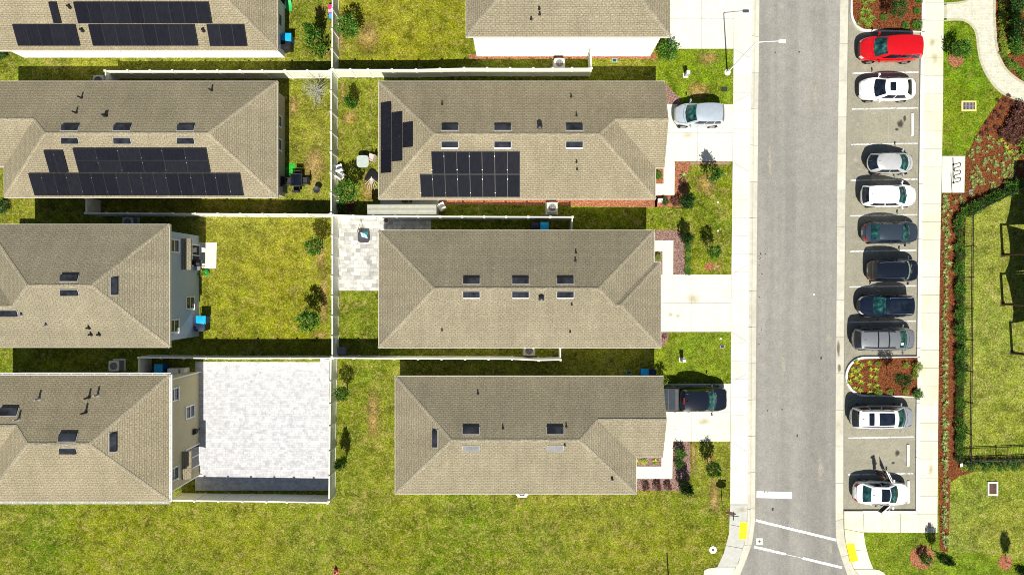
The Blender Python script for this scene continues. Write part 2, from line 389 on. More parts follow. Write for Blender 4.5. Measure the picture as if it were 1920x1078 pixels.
slab('parking_kerb', [(1618,957.5),(1717.3,957.5),(1723,963),(1618,962)], .03, M['kerb_white'], -.2)
SL = [(1390,-1500),(1376,0),(1374,270),(1371,540),(1369.7,808),(1369,945)]
ribbon('sidewalk', SL, WB[:6], [(0,.03),(1,.03)], 1.38, M['concrete'], .015)
ribbon('sidewalk', [(1369,945.6),(1366.5,1000),(1357,1036),(1345,1062)], [(1401.5,945.6),(1398,1008),(1389,1040),(1380,1062)], [(0,.031),(1,.031)], 1.6, M['concrete_fresh'])
slab('sidewalk', [(1319,1080),(1320,1069),(1327,1065),(1335,1064),(1345,1062.6),(1380,1062.6),(1385,1054),(1372,1073),(1350,1092),(1330,1092)], .034, M['concrete_warm'])
ribbon('sidewalk', KO[:-1] + [(1722.6,998)], [(1784,-1500),(1769,0),(1767.5,200),(1761,540),(1758.5,800),(1757,998)], [(0,.034),(1,.034)], 1.4, M['concrete_warm'], .022)
ribbon('sidewalk', [(1618.5,962.6),(1671,962.6),(1723,963.4)], [(1619,997),(1671,997.5),(1722.6,998)], [(0,.033),(1,.033)], 1.4, M['concrete_warm'])
ribbon('sidewalk', [(1582.7,957.5),(1583,990),(1585.5,1015),(1594,1045),(1601,1066)], [(1618,957.5),(1619,997),(1622,1020),(1629,1046),(1637,1066)], [(0,.032),(1,.032)], 1.4, M['concrete_warm'])
slab('sidewalk', [(1602,1066.6),(1640,1066.6),(1648,1068),(1656,1072),(1662,1079),(1663,1090),(1622,1092)], .035, M['concrete_warm'])
slab('tactile_pad', [(1387,978),(1401,978.5),(1399.5,1009),(1385,1010.5)], .04, M['yellow'])
slab('tactile_pad', [(1586.5,1019),(1601,1017.5),(1608.5,1050),(1594.5,1054)], .04, M['yellow'])
# painted lines
mb = MB()
def stripe(a, b, w, z=-.116):
    A, B = Vector(P(*a, z)), Vector(P(*b, z)); d = (B - A).normalized(); n = Vector((-d.y, d.x, 0)) * w / 2
    mb.quad(A - n, B - n, B + n, A + n)
for y, xa, xb in ((137,1598,1722),(204,1597.5,1721.5),(270.5,1596,1720.5),(337.5,1595,1720),(404,1594.5,1719.5),(470.5,1593.5,1718),(537,1592.5,1718),(603,1592,1717.5),(820,1591,1713),(888.5,1590.5,1712.5)):
    stripe((xa, y + 1), (xb, y - 1.2), .105)
S(mb.obj('parking_line', M['line']))
def rough_stripe(a, b, w, z=-.124, seed=1, bites=.12, fadeout=None):
    r = random.Random(seed); A, B = Vector(P(*a, z)), Vector(P(*b, z)); L = (B - A).length; d = (B - A) / L; n = Vector((-d.y, d.x, 0)); k = int(L / .06); top, bot = [], []
    for i in range(k + 1):
        e = w / 2 * (1 if r.random() > bites else r.uniform(.35, .8)); f = w / 2 * (1 if r.random() > bites else r.uniform(.35, .8))
        if fadeout and fadeout[0] < i / k < fadeout[1]: e *= r.uniform(.0, .35); f *= r.uniform(.0, .35)
        top.append(A + d * (L * i / k) + n * e); bot.append(A + d * (L * i / k) - n * f)
    for i in range(k): mb.quad(bot[i], bot[i+1], top[i+1], top[i])
mb = MB(); rough_stripe((1418.5,926.5),(1485,928.5), .52, seed=2, bites=.05); S(mb.obj('stop_line', M['line_fresh']))
mb = MB(); rough_stripe((1417,975),(1568,1012), .20, seed=3); rough_stripe((1414,1024.5),(1579,1063.5), .20, seed=5, fadeout=(.36, .55)); S(mb.obj('crosswalk_line', M['line_fresh']))
mb = MB(); stripe((1668,62),(1662,662), .03, -.119); stripe((1656,742),(1654,955), .02, -.119); S(mb.obj('pavement_seam', M['joint_pale']))
# driveways and front walks
def joints(segs, z):
    global mb
    mb = MB()
    for a, b in segs: stripe(a, b, .022, z)
    return S(mb.obj('concrete_joint', M['joint']))
slab('driveway', [(1255,-80),(1376.3,-80),(1375.8,92),(1255,92)], .03, M['concrete'])
slab('driveway', [(1242,196),(1374.6,196),(1373.5,303),(1242,303)], .03, M['concrete'])
slab('driveway', [(1234,515),(1371.2,515),(1370.5,622),(1234,622)], .03, M['concrete'])
slab('driveway', [(1236,719),(1370,719),(1369.4,827),(1236,827)], .03, M['concrete'])
joints([((1255,36),(1376,36)),((1315,-60),(1315,92)),((1242,249),(1374,249)),((1308,196),(1308,303)),((1234,568),(1371,568)),((1296,515),(1296,622)),((1236,772),(1369.5,772)),((1297,719),(1297,827)),
        ((1376,92),(1407,110)),((1374.5,193),(1406,178)),((1374,305),(1404.5,322)),((1372,515),(1402,497)),((1371,622),(1401,641)),((1370,717),(1401,700)),((1370,828),(1400,846)),
        ((1374.7,196),(1373.6,303)),((1376.2,0),(1375.8,92)),((1371.3,515),(1370.6,622)),((1370.1,719),(1369.5,827))], .0345)
slab('front_walk', [(1244,303.4),(1265,303.4),(1264.5,366),(1226,366),(1226,345),(1244,345)], .03, M['concrete'])
slab('front_walk', [(1224,451),(1262.5,451),(1262,514.6),(1242,514.6),(1242,471),(1224,471)], .03, M['concrete'])
slab('front_walk', [(1240.5,827.4),(1261.5,827.4),(1260.5,897),(1190,897),(1190,874),(1240,874)], .03, M['concrete'])
# patios and beds
slab('patio', [(366,678),(601,678.5),(601,672),(618,674),(616.5,919),(366,919)], .02, M['paver_white'])
slab('patio', [(634.5,404),(718,404),(718,545),(635,545)], .02, M['paver_grey'])
slab('patio', [(718.5,404),(808,404),(808,440),(718.5,440)], .022, M['paver_grey'])
slab('patio', [(372,455),(407,455),(405.5,503.5),(372,503.5)], .04, M['concrete'])
slab('patio', [(713,371),(822,371),(822,384),(713,384)], .02, M['concrete'])
def bed(name, pts, mat, z=.012, jit=.0): return sheet(name, pts, z, M[mat])
bed('flower_bed', [(820,368),(1232,368),(1232,388.5),(1110,387.5),(1070,386),(820,383)], 'mulch_red')
bed('flower_bed', [(1265,303.5),(1296,303.5),(1292,318),(1287,330),(1289,360),(1290,388),(1228,389),(1228,366),(1265,366)], 'mulch_red')
bed('flower_bed', [(1226,314),(1244,314),(1244,345),(1226,345)], 'mulch_red')
bed('flower_bed', [(1222,431.5),(1272,431.5),(1282,446),(1286,470),(1288,500),(1290,515),(1262.6,515),(1262.6,451),(1222,451)], 'mulch_pink')
bed('flower_bed', [(1224,471),(1242,471),(1242,515),(1224,515)], 'mulch_pink')
bed('flower_bed', [(1236,622.5),(1254,622.5),(1254,632),(1248,645),(1238,652),(1220,654)], 'mulch_pink')
bed('flower_bed', [(1188,850),(1240,850),(1240,874),(1188,874)], 'mulch_pink')
bed('flower_bed', [(1188,897),(1261,897),(1261.5,828),(1293,828),(1295,880),(1290,912),(1275,920),(1188,919)], 'mulch_pink')
bed('flower_bed', [(1240,150),(1252,160),(1262,172),(1276,184),(1278,195.5),(1240,195.5)], 'mulch_pink')
bed('flower_bed', [(880,102),(1232,102),(1232,111),(880,111)], 'mulch_red', .006)
# worn / sandy patches with ragged outlines
def ragged(cx, cy, rx, ry, z=.006, n=28, name='worn_patch', mat='soil'):
    c = P(cx, cy); kx, ky = rx * CH / FP * 1.35, ry * CH / FP * 1.35; mb = MB(); mb.v.append((c.x, c.y, z))
    for i in range(n): t = 6.28318 * i / n; mb.v.append((c.x + kx * math.cos(t), c.y + ky * math.sin(t), z))
    for i in range(n): mb.f.append((0, i + 1, (i + 1) % n + 1)); mb.m.append(0)
    o = S(mb.obj(name, M[mat])); ul = o.data.uv_layers.new(name='UVMap')
    for l in o.data.loops: ul.data[l.index].uv = (0, 0 if l.vertex_index == 0 else 1)
    return o
sheet('front_lawn', [(1224,622.5),(1370,622.5),(1369.8,718.6),(1224,718.6)], .003, M['lawn_lush'])
sheet('front_lawn', [(1231,92.5),(1375.5,92.5),(1374.7,195.5),(1231,195.5)], .003, M['lawn_lush'])
for a in ((607,560,11,60),(600,628,20,8),(602,480,10,40),(643,170,6,30),(655,222,20,16),(690,70,26,34),(600,20,14,10),(640,60,9,50),(612,100,12,10),(690,360,14,26),(550,200,10,24),
          (1340,930,12,40),(1325,345,26,26),(1310,170,26,20),(1330,110,20,16),(1300,850,6,50),(1330,865,10,20),(1346,500,14,10),(700,780,16,60),(590,310,26,40)):
    ragged(*a)
mb = MB(); w = [P(x, y)[:2] for x, y in ((1294,303.6),(1368,303.6),(1367,309),(1294,309))]; mb.prism(w, -.02, .018); S(mb.obj('soil_strip', M['timber']))
sheet('back_lawn', [(374,405),(621,406),(621,668),(374,665)], .003, M['lawn_lime'])
sheet('back_lawn', [(626,-60),(880,-60),(880,126),(626,126)], .003, M['lawn_lime'])
rr = random.Random(12)
def spot(x, y, rx, ry, z, mat): ragged(x, y, rx, ry, z, 14, 'stain', mat)
for k in range(20): y = rr.choice((rr.uniform(455, 500), rr.uniform(440, 560), rr.uniform(590, 650))); spot(1424 + abs(rr.gauss(0, 5)), y, rr.uniform(.8, 2.0), rr.uniform(.8, 2.4), -.1265 + k * .0001, 'stain')
for a in ((1690,232,9,11),(1683,242,5,4),(1698,222,4,8),(1684,850,6,8),(1676,868,5,4),(1541,671,3,5),(1496,817,2.5,4),(1450,955,3,5),(1500,97,3,2),(1455,98,2,2),(1440,770,2,2),(1468,768,3,2)): spot(a[0], a[1], a[2], a[3], -.1172 if a[0] > 1590 else -.126, 'stain')
for a in ((1606,300,10,14),(1613,318,12,9),(1610,232,8,8),(1690,440,14,8),(1640,212,16,6),(1700,860,16,14),(1612,640,9,12),(1556,635,12,22),(1560,520,6,10),(1563,360,5,7),(1530,180,12,40),(1445,300,9,60),(1540,880,12,50),(1558,1030,9,20),(1470,690,10,50)): spot(a[0], a[1], a[2], a[3], -.1176 if a[0] > 1590 else -.1268, 'pale_stain')
for a in ((1573.5,655,4,18),(1575,690,4,10)): spot(a[0], a[1], a[2], a[3], -.105, 'rust_stain')
for a in ((1258,590,8,6),(1270,592,6,5),(1300,560,20,14),(1290,255,16,8),(1320,790,18,10),(1266,805,6,3),(1390,955,14,8),(1752,110,9,14),(1745,880,8,20),(1745,985,10,8),(1747,80,8,12)): spot(a[0], a[1], a[2], a[3], .0365, 'warm_stain')
# islands
def island(pts, name='planting_island'):
    o = [Vector(P(x, y)[:2]) for x, y in pts]; c = sum(o, Vector((0, 0))) / len(o)
    inn = [p + (c - p).normalized() * .17 for p in o]
    for i, p in enumerate(o):
        if pts[i][0] > 1722: inn[i] = Vector((p.x, inn[i].y))
    mb = MB(); n = len(o)
    mb.add([(p.x, p.y, .03) for p in o] + [(p.x, p.y, .03) for p in inn] + [(p.x, p.y, -.2) for p in o],
           [(i, n + i, n + (i + 1) % n, (i + 1) % n) for i in range(n)] + [(2 * n + i, i, (i + 1) % n, 2 * n + (i + 1) % n) for i in range(n)])
    v = mb.v; f = mb.f[0]; nn = (Vector(v[f[1]]) - Vector(v[f[0]])).cross(Vector(v[f[2]]) - Vector(v[f[0]]))
    if nn.z < 0: mb.f = [tuple(reversed(x)) for x in mb.f]
    S(mb.obj('island_kerb', M['kerb_white']))
    mb = MB(); w = ccw([tuple(p) for p in inn]); mb.add([(a, b, .024) for a, b in w], tess(w)); S(mb.obj(name, M['mulch']))
def arc(cx, cy, rx, ry, a0, a1, n): return [(cx + rx * math.cos(R(a0 + (a1 - a0) * i / n)), cy - ry * math.sin(R(a0 + (a1 - a0) * i / n))) for i in range(n + 1)]
island([(1733.5,-60)] + [(1734,60),(1733.5,60.5)] + [(1628,60)] + arc(1626,22,31.5,38,270,180,10)[1:] + [(1596,-60)])
island([(1724.5,668),(1724,745)] + [(1630,743)] + arc(1622,706,37,37.5,270,90,16) + [(1630,668.5)])
# park: path, beds, bike pad, dry lawns
PA = [(1769,38),(1800,37),(1815,42),(1826,53),(1831.5,68),(1834,90),(1839,115),(1850,140),(1868,165),(1890,180),(1935,197)]
PB = [(1865,-300),(1864,0),(1866,60),(1869,90),(1878,118),(1895,140),(1920,157),(1940,166)]
sheet('garden_path', PA + [(1940,166)] + PB[-2::-1] + [(1824,-300),(1815,0),(1800,5),(1769,8)], .014, M['paver_cream'])
def edge(px, w):
    pts = [Vector(P(*p)[:2]) for p in px]; nn = []
    for i in range(len(pts)):
        d = (pts[min(i+1, len(pts)-1)] - pts[max(i-1, 0)]).normalized(); nn.append(Vector((-d.y, d.x)))
    mb = MB(); A = [p + n * w / 2 for p, n in zip(pts, nn)]; B = [p - n * w / 2 for p, n in zip(pts, nn)]
    w_ = [tuple(p) for p in A] + [tuple(p) for p in reversed(B)]; mb.prism(w_, -.05, .026); S(mb.obj('path_edging', M['edging']))
def smooth(px, k=4):
    out = []
    for i in range(len(px) - 1):
        p0, p1, p2, p3 = px[max(i-1,0)], px[i], px[i+1], px[min(i+2,len(px)-1)]
        for j in range(k):
            t = j / k
            out.append(tuple(.5 * (2*p1[d] + (p2[d]-p0[d])*t + (2*p0[d]-5*p1[d]+4*p2[d]-p3[d])*t*t + (3*p1[d]-p0[d]-3*p2[d]+p3[d])*t**3) for d in (0, 1)))
    return out + [px[-1]]
edge(smooth(PA), .20); edge(smooth(PB), .20); edge([(1772,8),(1772,38)], .22); edge(smooth([(1769,8),(1800,5.5),(1815,0),(1820,-20)]), .16)
bed('planting_bed', PB + [(2300,166),(2300,-300)], 'mulch', .008)
bed('planting_bed', [(1881,178),(1891,182.5),(1935,199),(2300,199),(2300,270),(1925,351),(1812,405),(1806,470),(1806,866),(1795,872),(1797,893),(1782,905),(1778,1035),(1762,1032),(1758.5,800),(1761,560),(1763,364),(1768,363),(1809,362),(1810.5,294),(1818,280),(1838,240),(1862,205)], 'mulch', .008)
slab('bike_rack_pad', [(1766.4,293),(1809,293),(1807.5,361.5),(1765.5,361.5)], .034, M['concrete'])
sheet('play_lawn', [(1813,405),(1925,351),(2300,180),(2300,858),(1810,858),(1807,600)], .004, M['lawn_dry'])
sheet('park_lawn', [(1779,905),(1797,893),(1830,884),(1925,880),(2300,880),(2300,1090),(1935,1052),(1885,1044),(1840,1038),(1778,1034)], .004, M['lawn_dry'])
bed('planting_bed', [(1792,872),(1808,858.5),(1925,858.5),(2300,858.5),(2300,879),(1925,879),(1860,879),(1830,883),(1797,893)], 'mulch', .010)
def ring(px, py, r, rin=0):
    c = P(px, py); mb = MB(); n = 30; rr = random.Random(int(px))
    pts = [(c.x + r * rr.uniform(.93, 1.05) * math.cos(6.283 * i / n), c.y + r * rr.uniform(.93, 1.05) * math.sin(6.283 * i / n)) for i in range(n)]
    mb.add([(a, b, .015) for a, b in pts], tess(pts)); S(mb.obj('mulch_ring', M['mulch_red']))
ring(1885,1054,.56); ring(1729,1044,.92); ring(1792,112,.6)
ring(1329,500,.34); ring(1372,985,.0001)
# ================================================================ houses
PITCH = .44
def cap_strip(mb, a, b, w=.23, lift=.008):
    a, b = Vector(a), Vector(b); d = (b - a).normalized(); s = Vector((-d.y, d.x, 0)).normalized() * w / 2
    up = Vector((0, 0, lift)); dn = Vector((0, 0, -.022))
    n = max(1, int((b - a).length / .3))
    for i in range(n):
        p, q = a.lerp(b, i / n), a.lerp(b, (i + 1) / n)
        l0, l1 = up, up + Vector((0, 0, .007))
        mb.add([p + s + dn + l1, p + l1, p - s + dn + l1, q + s + dn + l0, q + l0, q - s + dn + l0], [(0, 1, 4, 3), (1, 2, 5, 4), (0, 2, 1)])
class House:
    """hip roof (with an optional front wing) over inset walls; pixel eaves are read at the eave height"""
    def __init__(s, label, ze, x0, x1, yn, ys, wing=None, wall='white_wall', gutter=False, walls=None, group='tan shingle houses', p=PITCH, inset=.4):
        s.ze, s.p = ze, p
        X = lambda px: P(px, 0, ze).x; Y = lambda py: P(0, py, ze).y
        x0, x1, yn, ys = X(x0), X(x1), Y(yn), Y(ys); sx = 1 if x1 > x0 else -1; sy = 1 if yn > ys else -1
        h = abs(yn - ys) / 2; ym = (yn + ys) / 2; zr = ze + p * h
        s.root = thing('house', label, 'house', ((x0 + x1) / 2, ym, 0), 0, group)
        Wp, Ep = (x0 + sx * h, ym, zr), (x1 - sx * h, ym, zr)
        E = lambda x, y: (x, y, ze)
        F = {}; caps = []; gable = None
        F['W'] = [E(x0, ys), E(x0, yn), Wp]
        caps += [(E(x0, ys), Wp), (E(x0, yn), Wp), (Wp, Ep)]
        if not wing:
            F['N'] = [E(x0, yn), E(x1, yn), Ep, Wp]; F['S'] = [E(x0, ys), E(x1, ys), Ep, Wp]; F['E'] = [E(x1, ys), E(x1, yn), Ep]
            caps += [(E(x1, ys), Ep), (E(x1, yn), Ep)]
            out = [(x0, ys), (x1, ys), (x1, yn), (x0, yn)]
            ins = [(x0 + sx * inset, ys + sy * inset), (x1 - sx * inset, ys + sy * inset), (x1 - sx * inset, yn - sy * inset), (x0 + sx * inset, yn - sy * inset)]
        else:
            x2, yw, kind = X(wing[0]), Y(wing[1]), wing[2]
            w = abs(yn - yw) / 2; zw = ze + p * w; J = (x1 - sx * w, yn - sy * w, zw)
            F['S'] = [E(x0, ys), E(x1, ys), Ep, Wp]; F['E'] = [E(x1, ys), E(x1, yw), J, Ep]
            caps += [(E(x1, ys), Ep), (Ep, J)]
            if kind == 'gable':
                G = (x2, yn - sy * w, zw); F['N'] = [E(x0, yn), E(x2, yn), G, J, Ep, Wp]; F['V'] = [E(x1, yw), E(x2, yw), G, J]
                caps += [(J, G)]; gable = [(x2 - sx * .06, yn - sy * .02, ze), (x2 - sx * .06, yw + sy * .02, ze), (x2 - sx * .06, yn - sy * w, zw - .02)]
            else:
                A2 = (x2 - sx * w, yn - sy * w, zw); F['N'] = [E(x0, yn), E(x2, yn), A2, J, Ep, Wp]
                F['V'] = [E(x1, yw), E(x2, yw), A2, J]; F['F'] = [E(x2, yw), E(x2, yn), A2]
                caps += [(J, A2), (A2, E(x2, yn)), (A2, E(x2, yw))]
            out = [(x0, ys), (x1, ys), (x1, yw), (x2, yw), (x2, yn), (x0, yn)]
            i_ = inset
            ins = [(x0 + sx * i_, ys + sy * i_), (x1 - sx * i_, ys + sy * i_), (x1 - sx * i_, yw + sy * i_), (x2 - sx * i_, yw + sy * i_), (x2 - sx * i_, yn - sy * i_), (x0 + sx * i_, yn - sy * i_)]
        s.F = F; s.ins = ins; s.sx, s.sy = sx, sy
        mb = MB(); s.pl = {}
        for k, f in F.items():
            v = [Vector(a) for a in f]; n = (v[1] - v[0]).cross(v[2] - v[0]).normalized()
            if n.z < 0: n = -n; f = list(reversed(f))
            s.pl[k] = (v[0], n); mb.add(f, [tuple(range(len(f)))])
        s.roof = mb.obj('roof', M['shingle'], s.root, uv=True)
        mb = MB()
        for a, b in caps:
            if Vector(a).z <= Vector(b).z or 1: cap_strip(mb, a, b)
        mb.obj('ridge_cap', M['cap'], s.roof, uv=True, origin=Vector((0, 0, 0)))
        # fascia and soffit
        mb = MB(); pts = ccw(out); n = len(pts); d = .2
        o2 = []
        for i in range(n):
            a, b, c = Vector(pts[i-1]), Vector(pts[i]), Vector(pts[(i+1) % n])
            n1 = (b - a).normalized(); n2 = (c - b).normalized(); o2.append(b + (Vector((n1.y, -n1.x)) + Vector((n2.y, -n2.x))) * .025)
        vs = [(q[0], q[1], ze + .012) for q in o2] + [(q[0], q[1], ze - d) for q in o2] + [(q[0], q[1], ze + .012) for q in pts]
        fs = [(n + i, n + (i + 1) % n, (i + 1) % n, i) for i in range(n)] + [(i, (i + 1) % n, 2 * n + (i + 1) % n, 2 * n + i) for i in range(n)]
        fs += [tuple(n + k for k in reversed(t)) for t in tess([tuple(q) for q in o2])]
        mb.add(vs, fs); mb.obj('fascia', M['gutter'] if gutter else M['trim'], s.roof, origin=Vector((0, 0, 0)))
        if gutter:
            mb = MB()
            for i in range(n):
                a, b = Vector((*o2[i], ze)), Vector((*o2[(i+1) % n], ze)); dd = (b - a).normalized(); s_ = Vector((dd.y, -dd.x, 0))
                for off, hh in ((.12, .02), (.0, .0)): mb.tube([a + s_ * off + Vector((0, 0, -.02)), b + s_ * off + Vector((0, 0, -.02))], .018 if off else .01, 6)
                mb.quad(a + s_ * .12 + Vector((0, 0, -.12)), b + s_ * .12 + Vector((0, 0, -.12)), b + Vector((0, 0, -.12)), a + Vector((0, 0, -.12)))
                mb.quad(a + s_ * .125 + Vector((0, 0, -.02)), a + s_ * .125 + Vector((0, 0, -.12)), b + s_ * .125 + Vector((0, 0, -.12)), b + s_ * .125 + Vector((0, 0, -.02)))
                L = (b - a).length
                for k in range(int(L / .8)):
                    q = a + dd * (k + .5) * .8; mb.box(q + s_ * .06 + Vector((0, 0, -.012)), (.03, .13, .012), math.atan2(dd.y, dd.x))
            mb.obj('gutter', M['gutter'], s.root)
        mb = MB(); mb.prism(ins if walls is None else walls(ins), -.02, ze - d + .02); s.wall = mb.obj('wall', M[wall], s.root)
        if gable:
            mb = MB(); g2 = [Vector(q) + Vector((-sx * .12, 0, 0)) for q in gable]
            mb.add(gable + g2, [(0, 1, 2), (5, 4, 3), (0, 3, 4, 1), (1, 4, 5, 2), (2, 5, 3, 0)]); mb.obj('gable', M[wall], s.root)
    # ---- things fixed to the roof
    def axes(s, k):
        o, n = s.pl[k]; u = Vector((0, 0, 1)).cross(n).normalized(); return o, n, u, n.cross(u)
    def vent(s, k, px, py, su=1.16, sv=.40, lip=None, mat='vent'):
        o, n, u, v = s.axes(k); c = hit(px, py, o, n); mb = MB(); Mx = Matrix((u, v, n)).transposed()
        mb.box(c + n * .02, (su + .10, sv + .10, .04), mat=Mx); fl = mb.obj('vent_flashing', M['pipe'])
        mb = MB(); h0, h1 = .06, .17
        q = [(-su/2, -sv/2, h1), (su/2, -sv/2, h1), (su/2, sv/2, h0), (-su/2, sv/2, h0), (-su/2, -sv/2, .03), (su/2, -sv/2, .03), (su/2, sv/2, .03), (-su/2, sv/2, .03)]
        mb.add([c + Mx @ Vector(a) for a in q], [(0, 1, 2, 3), (4, 5, 1, 0), (5, 6, 2, 1), (6, 7, 3, 2), (7, 4, 0, 3)])
        b = mb.obj('roof_vent', M[mat], s.root)
        fl.parent = b
        if lip:
            mb = MB(); mb.box(c + Mx @ Vector((0, -sv/2 - .05, h1 * .6)), (su, .08, .05), mat=Mx); mb.obj('vent_lip', M['white'], b, origin=Vector((0, 0, 0)))
    def pipe(s, k, px, py, r=.05, h=.26, mat='black', cap=False):
        o, n = s.pl[k]; c = hit(px, py, o, n); mb = MB()
        mb.lathe([(r * 1.8, -.02), (r * 1.7, .03), (r * 1.15, .09), (r * 1.05, .12), (r, .13), (r, h), (r * .7, h), (r * .7, h - .05)], 12, c)
        if cap: mb.lathe([(r * 1.7, h + .02), (r * 1.7, h + .07), (r * .5, h + .12)], 12, c)
        mb.obj('vent_pipe', M[mat], s.root, smooth=40)
    def solar(s, k, c0, c1, nu, nv=1, clamp=True):
        """panels on plane k between two opposite photo corners (u along the eave, v up the slope)"""
        o, n, u, v = s.axes(k); a, b = hit(*c0, o, n) - o, hit(*c1, o, n) - o
        u0, u1 = sorted((a.dot(u), b.dot(u))); v0, v1 = sorted((a.dot(v), b.dot(v)))
        du, dv = (u1 - u0) / nu, (v1 - v0) / nv; Mx = Matrix((u, v, n)).transposed()
        for i in range(nu):
            for j in range(nv):
                c = o + u * (u0 + (i + .5) * du) + v * (v0 + (j + .5) * dv) + n * .11
                mb = MB(); mb.box(c, (du - .009, dv - .009, .04), mat=Mx); fr = mb.obj('solar_panel', M['panel_frame'], s.root)
                mb = MB(); q = [Vector((x * (du/2 - .022), y * (dv/2 - .022), .0225)) for x, y in ((-1,-1),(1,-1),(1,1),(-1,1))]
                mb.add([c + Mx @ a_ for a_ in q], [(0, 1, 2, 3)]); mb.obj('solar_glass', M['panel'], fr, uv=True, origin=Vector((0, 0, 0)))
                if not clamp: continue
                mb = MB(); q = c + Mx @ Vector((-du / 2, (.3 if (i + j) % 2 else -.3) * dv, .024)); mb.box(q, (.03, .035, .012), mat=Mx)
                mb.obj('clamp', M['steel'], fr, origin=Vector((0, 0, 0)))
    # ---- on the walls; axis 'x': wall faces +-x at X, axis 'y': faces +-y
    def window(s, axis, sg, w0, c, z, w=.95, h=1.25, name='window', frame='white', halves=True, pane='glass'):
        cc = Vector((w0, c, z)) if axis == 'x' else Vector((c, w0, z))
        def bx(mb, off, sz, d, dep=.05):
            p = cc + (Vector((sg * d, off[0], off[1])) if axis == 'x' else Vector((off[0], sg * d, off[1])))
            mb.box(p, (dep, sz[0], sz[1]) if axis == 'x' else (sz[0], dep, sz[1]))
        f = MB(); t = .09
        bx(f, (0, h/2 + t/2), (w + 2*t, t), .02, .09); bx(f, (0, -h/2 - t/2), (w + 2*t + .1, t), .03, .13)
        for q in (-1, 1): bx(f, (q * (w/2 + t/2), 0), (t, h), .02, .08)
        if halves == 'v': bx(f, (0, 0), (.06, h), .02, .07)
        elif halves: bx(f, (0, 0), (w, .06), .02, .07)
        fo = f.obj(name, M[frame], s.root); g = MB(); bx(g, (0, 0), (w, h), .005, .03); g.obj('pane', M[pane], fo, origin=Vector((0, 0, 0))); return fo
    def door(s, axis, sg, w0, c, w, h, name, mat, groove=0):
        cc = Vector((w0, c, h / 2)) if axis == 'x' else Vector((c, w0, h / 2)); mb = MB()
        def bx(off, sz, d, dep):
            p = cc + (Vector((sg * d, off[0], off[1])) if axis == 'x' else Vector((off[0], sg * d, off[1])))
            mb.box(p, (dep, sz[0], sz[1]) if axis == 'x' else (sz[0], dep, sz[1]))
        if groove:
            for i in range(groove): bx((0, -h/2 + (i + .5) * h / groove), (w, h / groove - .02), .012, .05)
        else: bx((0, 0), (w, h), .012, .05)
        return mb.obj(name, M[mat], s.root)
m = N('roof_vent_metal', .7, .02, 0); m.base(m.ramp(m.noise(1.5, 3), [(.35, (.012, .013, .016)), (.7, (.035, .04, .05))])); M['vent'] = m.m; M['vent_pale'] = plain('pale_vent_metal', (.085, .09, .097), .5, .3, .3, 2.0)
Z1, Z2 = 2.75, 5.2
# ---- right-hand row (backs to the fence, fronts to the road)
hD = House('tan-roofed single-storey house with solar panels on two slopes and the silver car in its drive', Z1, 710, 1229, 153, 373.5, (1246, 315, 'gable'), 'cream_wall')
hE = House('tan-roofed single-storey house without solar panels, beside the grey paver patio', Z1, 710, 1227, 652, 432, (1239, 492, 'hip'), 'cream_wall')
hF = House('tan-roofed single-storey house with the black pickup truck parked in front', Z1, 741, 1193, 705, 925.5, (1243, 857, 'gable'), 'cream_wall')
hG = House('two-storey house with a tall sunlit cream side wall at the top edge of the photo', Z2, 874, 1256.5, -185, 69.5, None, 'cream_wall')
# ---- left-hand row
hH = House('house at the top left with white side wall and five dark solar arrays', Z1, 520.5, -110, -125, 95, None, 'white_wall',
           walls=lambda q: [(q[0][0], q[0][1]), (P(45, 0, 0).x, q[0][1]), (P(45, 0, 0).x, q[2][1]), (q[0][0], q[2][1])])
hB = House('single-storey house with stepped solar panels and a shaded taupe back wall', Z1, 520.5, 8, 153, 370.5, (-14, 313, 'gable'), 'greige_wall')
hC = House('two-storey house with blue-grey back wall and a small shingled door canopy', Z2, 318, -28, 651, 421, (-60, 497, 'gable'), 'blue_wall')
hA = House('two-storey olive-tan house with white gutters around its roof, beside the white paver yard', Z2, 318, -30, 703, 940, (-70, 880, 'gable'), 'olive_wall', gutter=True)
# vents, pipes
for px, s_ in ((843.5, 0), (942.5, 0), (1077, 0)):
    hD.vent('N', px, 240.5); hD.vent('S', px, 271, lip=True)
for px, py, k in ((829,196,'N'),(1071,182,'N'),(1081,217,'N'),(1081,304,'S'),(1082,318,'S')): hD.pipe(k, px, py)
hD.pipe('N', 1012, 239, .11, .3, 'black', True)
for px in (884, 976, 1060): hE.vent('S', px, 527.5); hE.vent('N', px, 551.5, lip=True)
for px, py, k in ((1080,474,'S'),(1079,489,'S'),(1072,571,'N'),(1069,622,'N'),(829,619,'N')): hE.pipe(k, px, py)
hE.pipe('N', 1015, 560, .12, .3, 'black', True)
for px in (883, 1041): hF.vent('N', px, 807.5, 1.16, .46); hF.vent('S', px, 839.5, 1.1, .34, None, 'vent_pale')
hF.vent('W', 816.5, 822, 1.2, .36)
for px, py, k in ((896,738,'N'),(943,803,'N'),(1062,800,'N'),(1059,834,'S'),(1147,896,'S')): hF.pipe(k, px, py)
hF.pipe('S', 1148, 899, .07, .45, 'pipe')
for px, py in ((1011,17),(1012,27),(996,36)): hG.pipe('S', px, py, .06)
for px in (131, 229, 348): hB.vent('N', px + .5, 241); hB.vent('S', px + .5, 264)
for px, py in ((153,184),(143,212),(200,218),(397,170)): hB.pipe('N', px, py, .06, .42)
hB.pipe('N', 197, 217, .09, .3)
hC.vent('S', 130, 522.5); hC.vent('N', 130.5, 548, 1.16, .38); hC.vent('W', 214, 537); hC.vent('N', 17, 587)
for px, py in ((41,591),(87,610),(167,614.5),(171,627),(186.5,627)): hC.pipe('N', px, py, .07, .3, 'pipe' if px in (41, 87) else 'black')
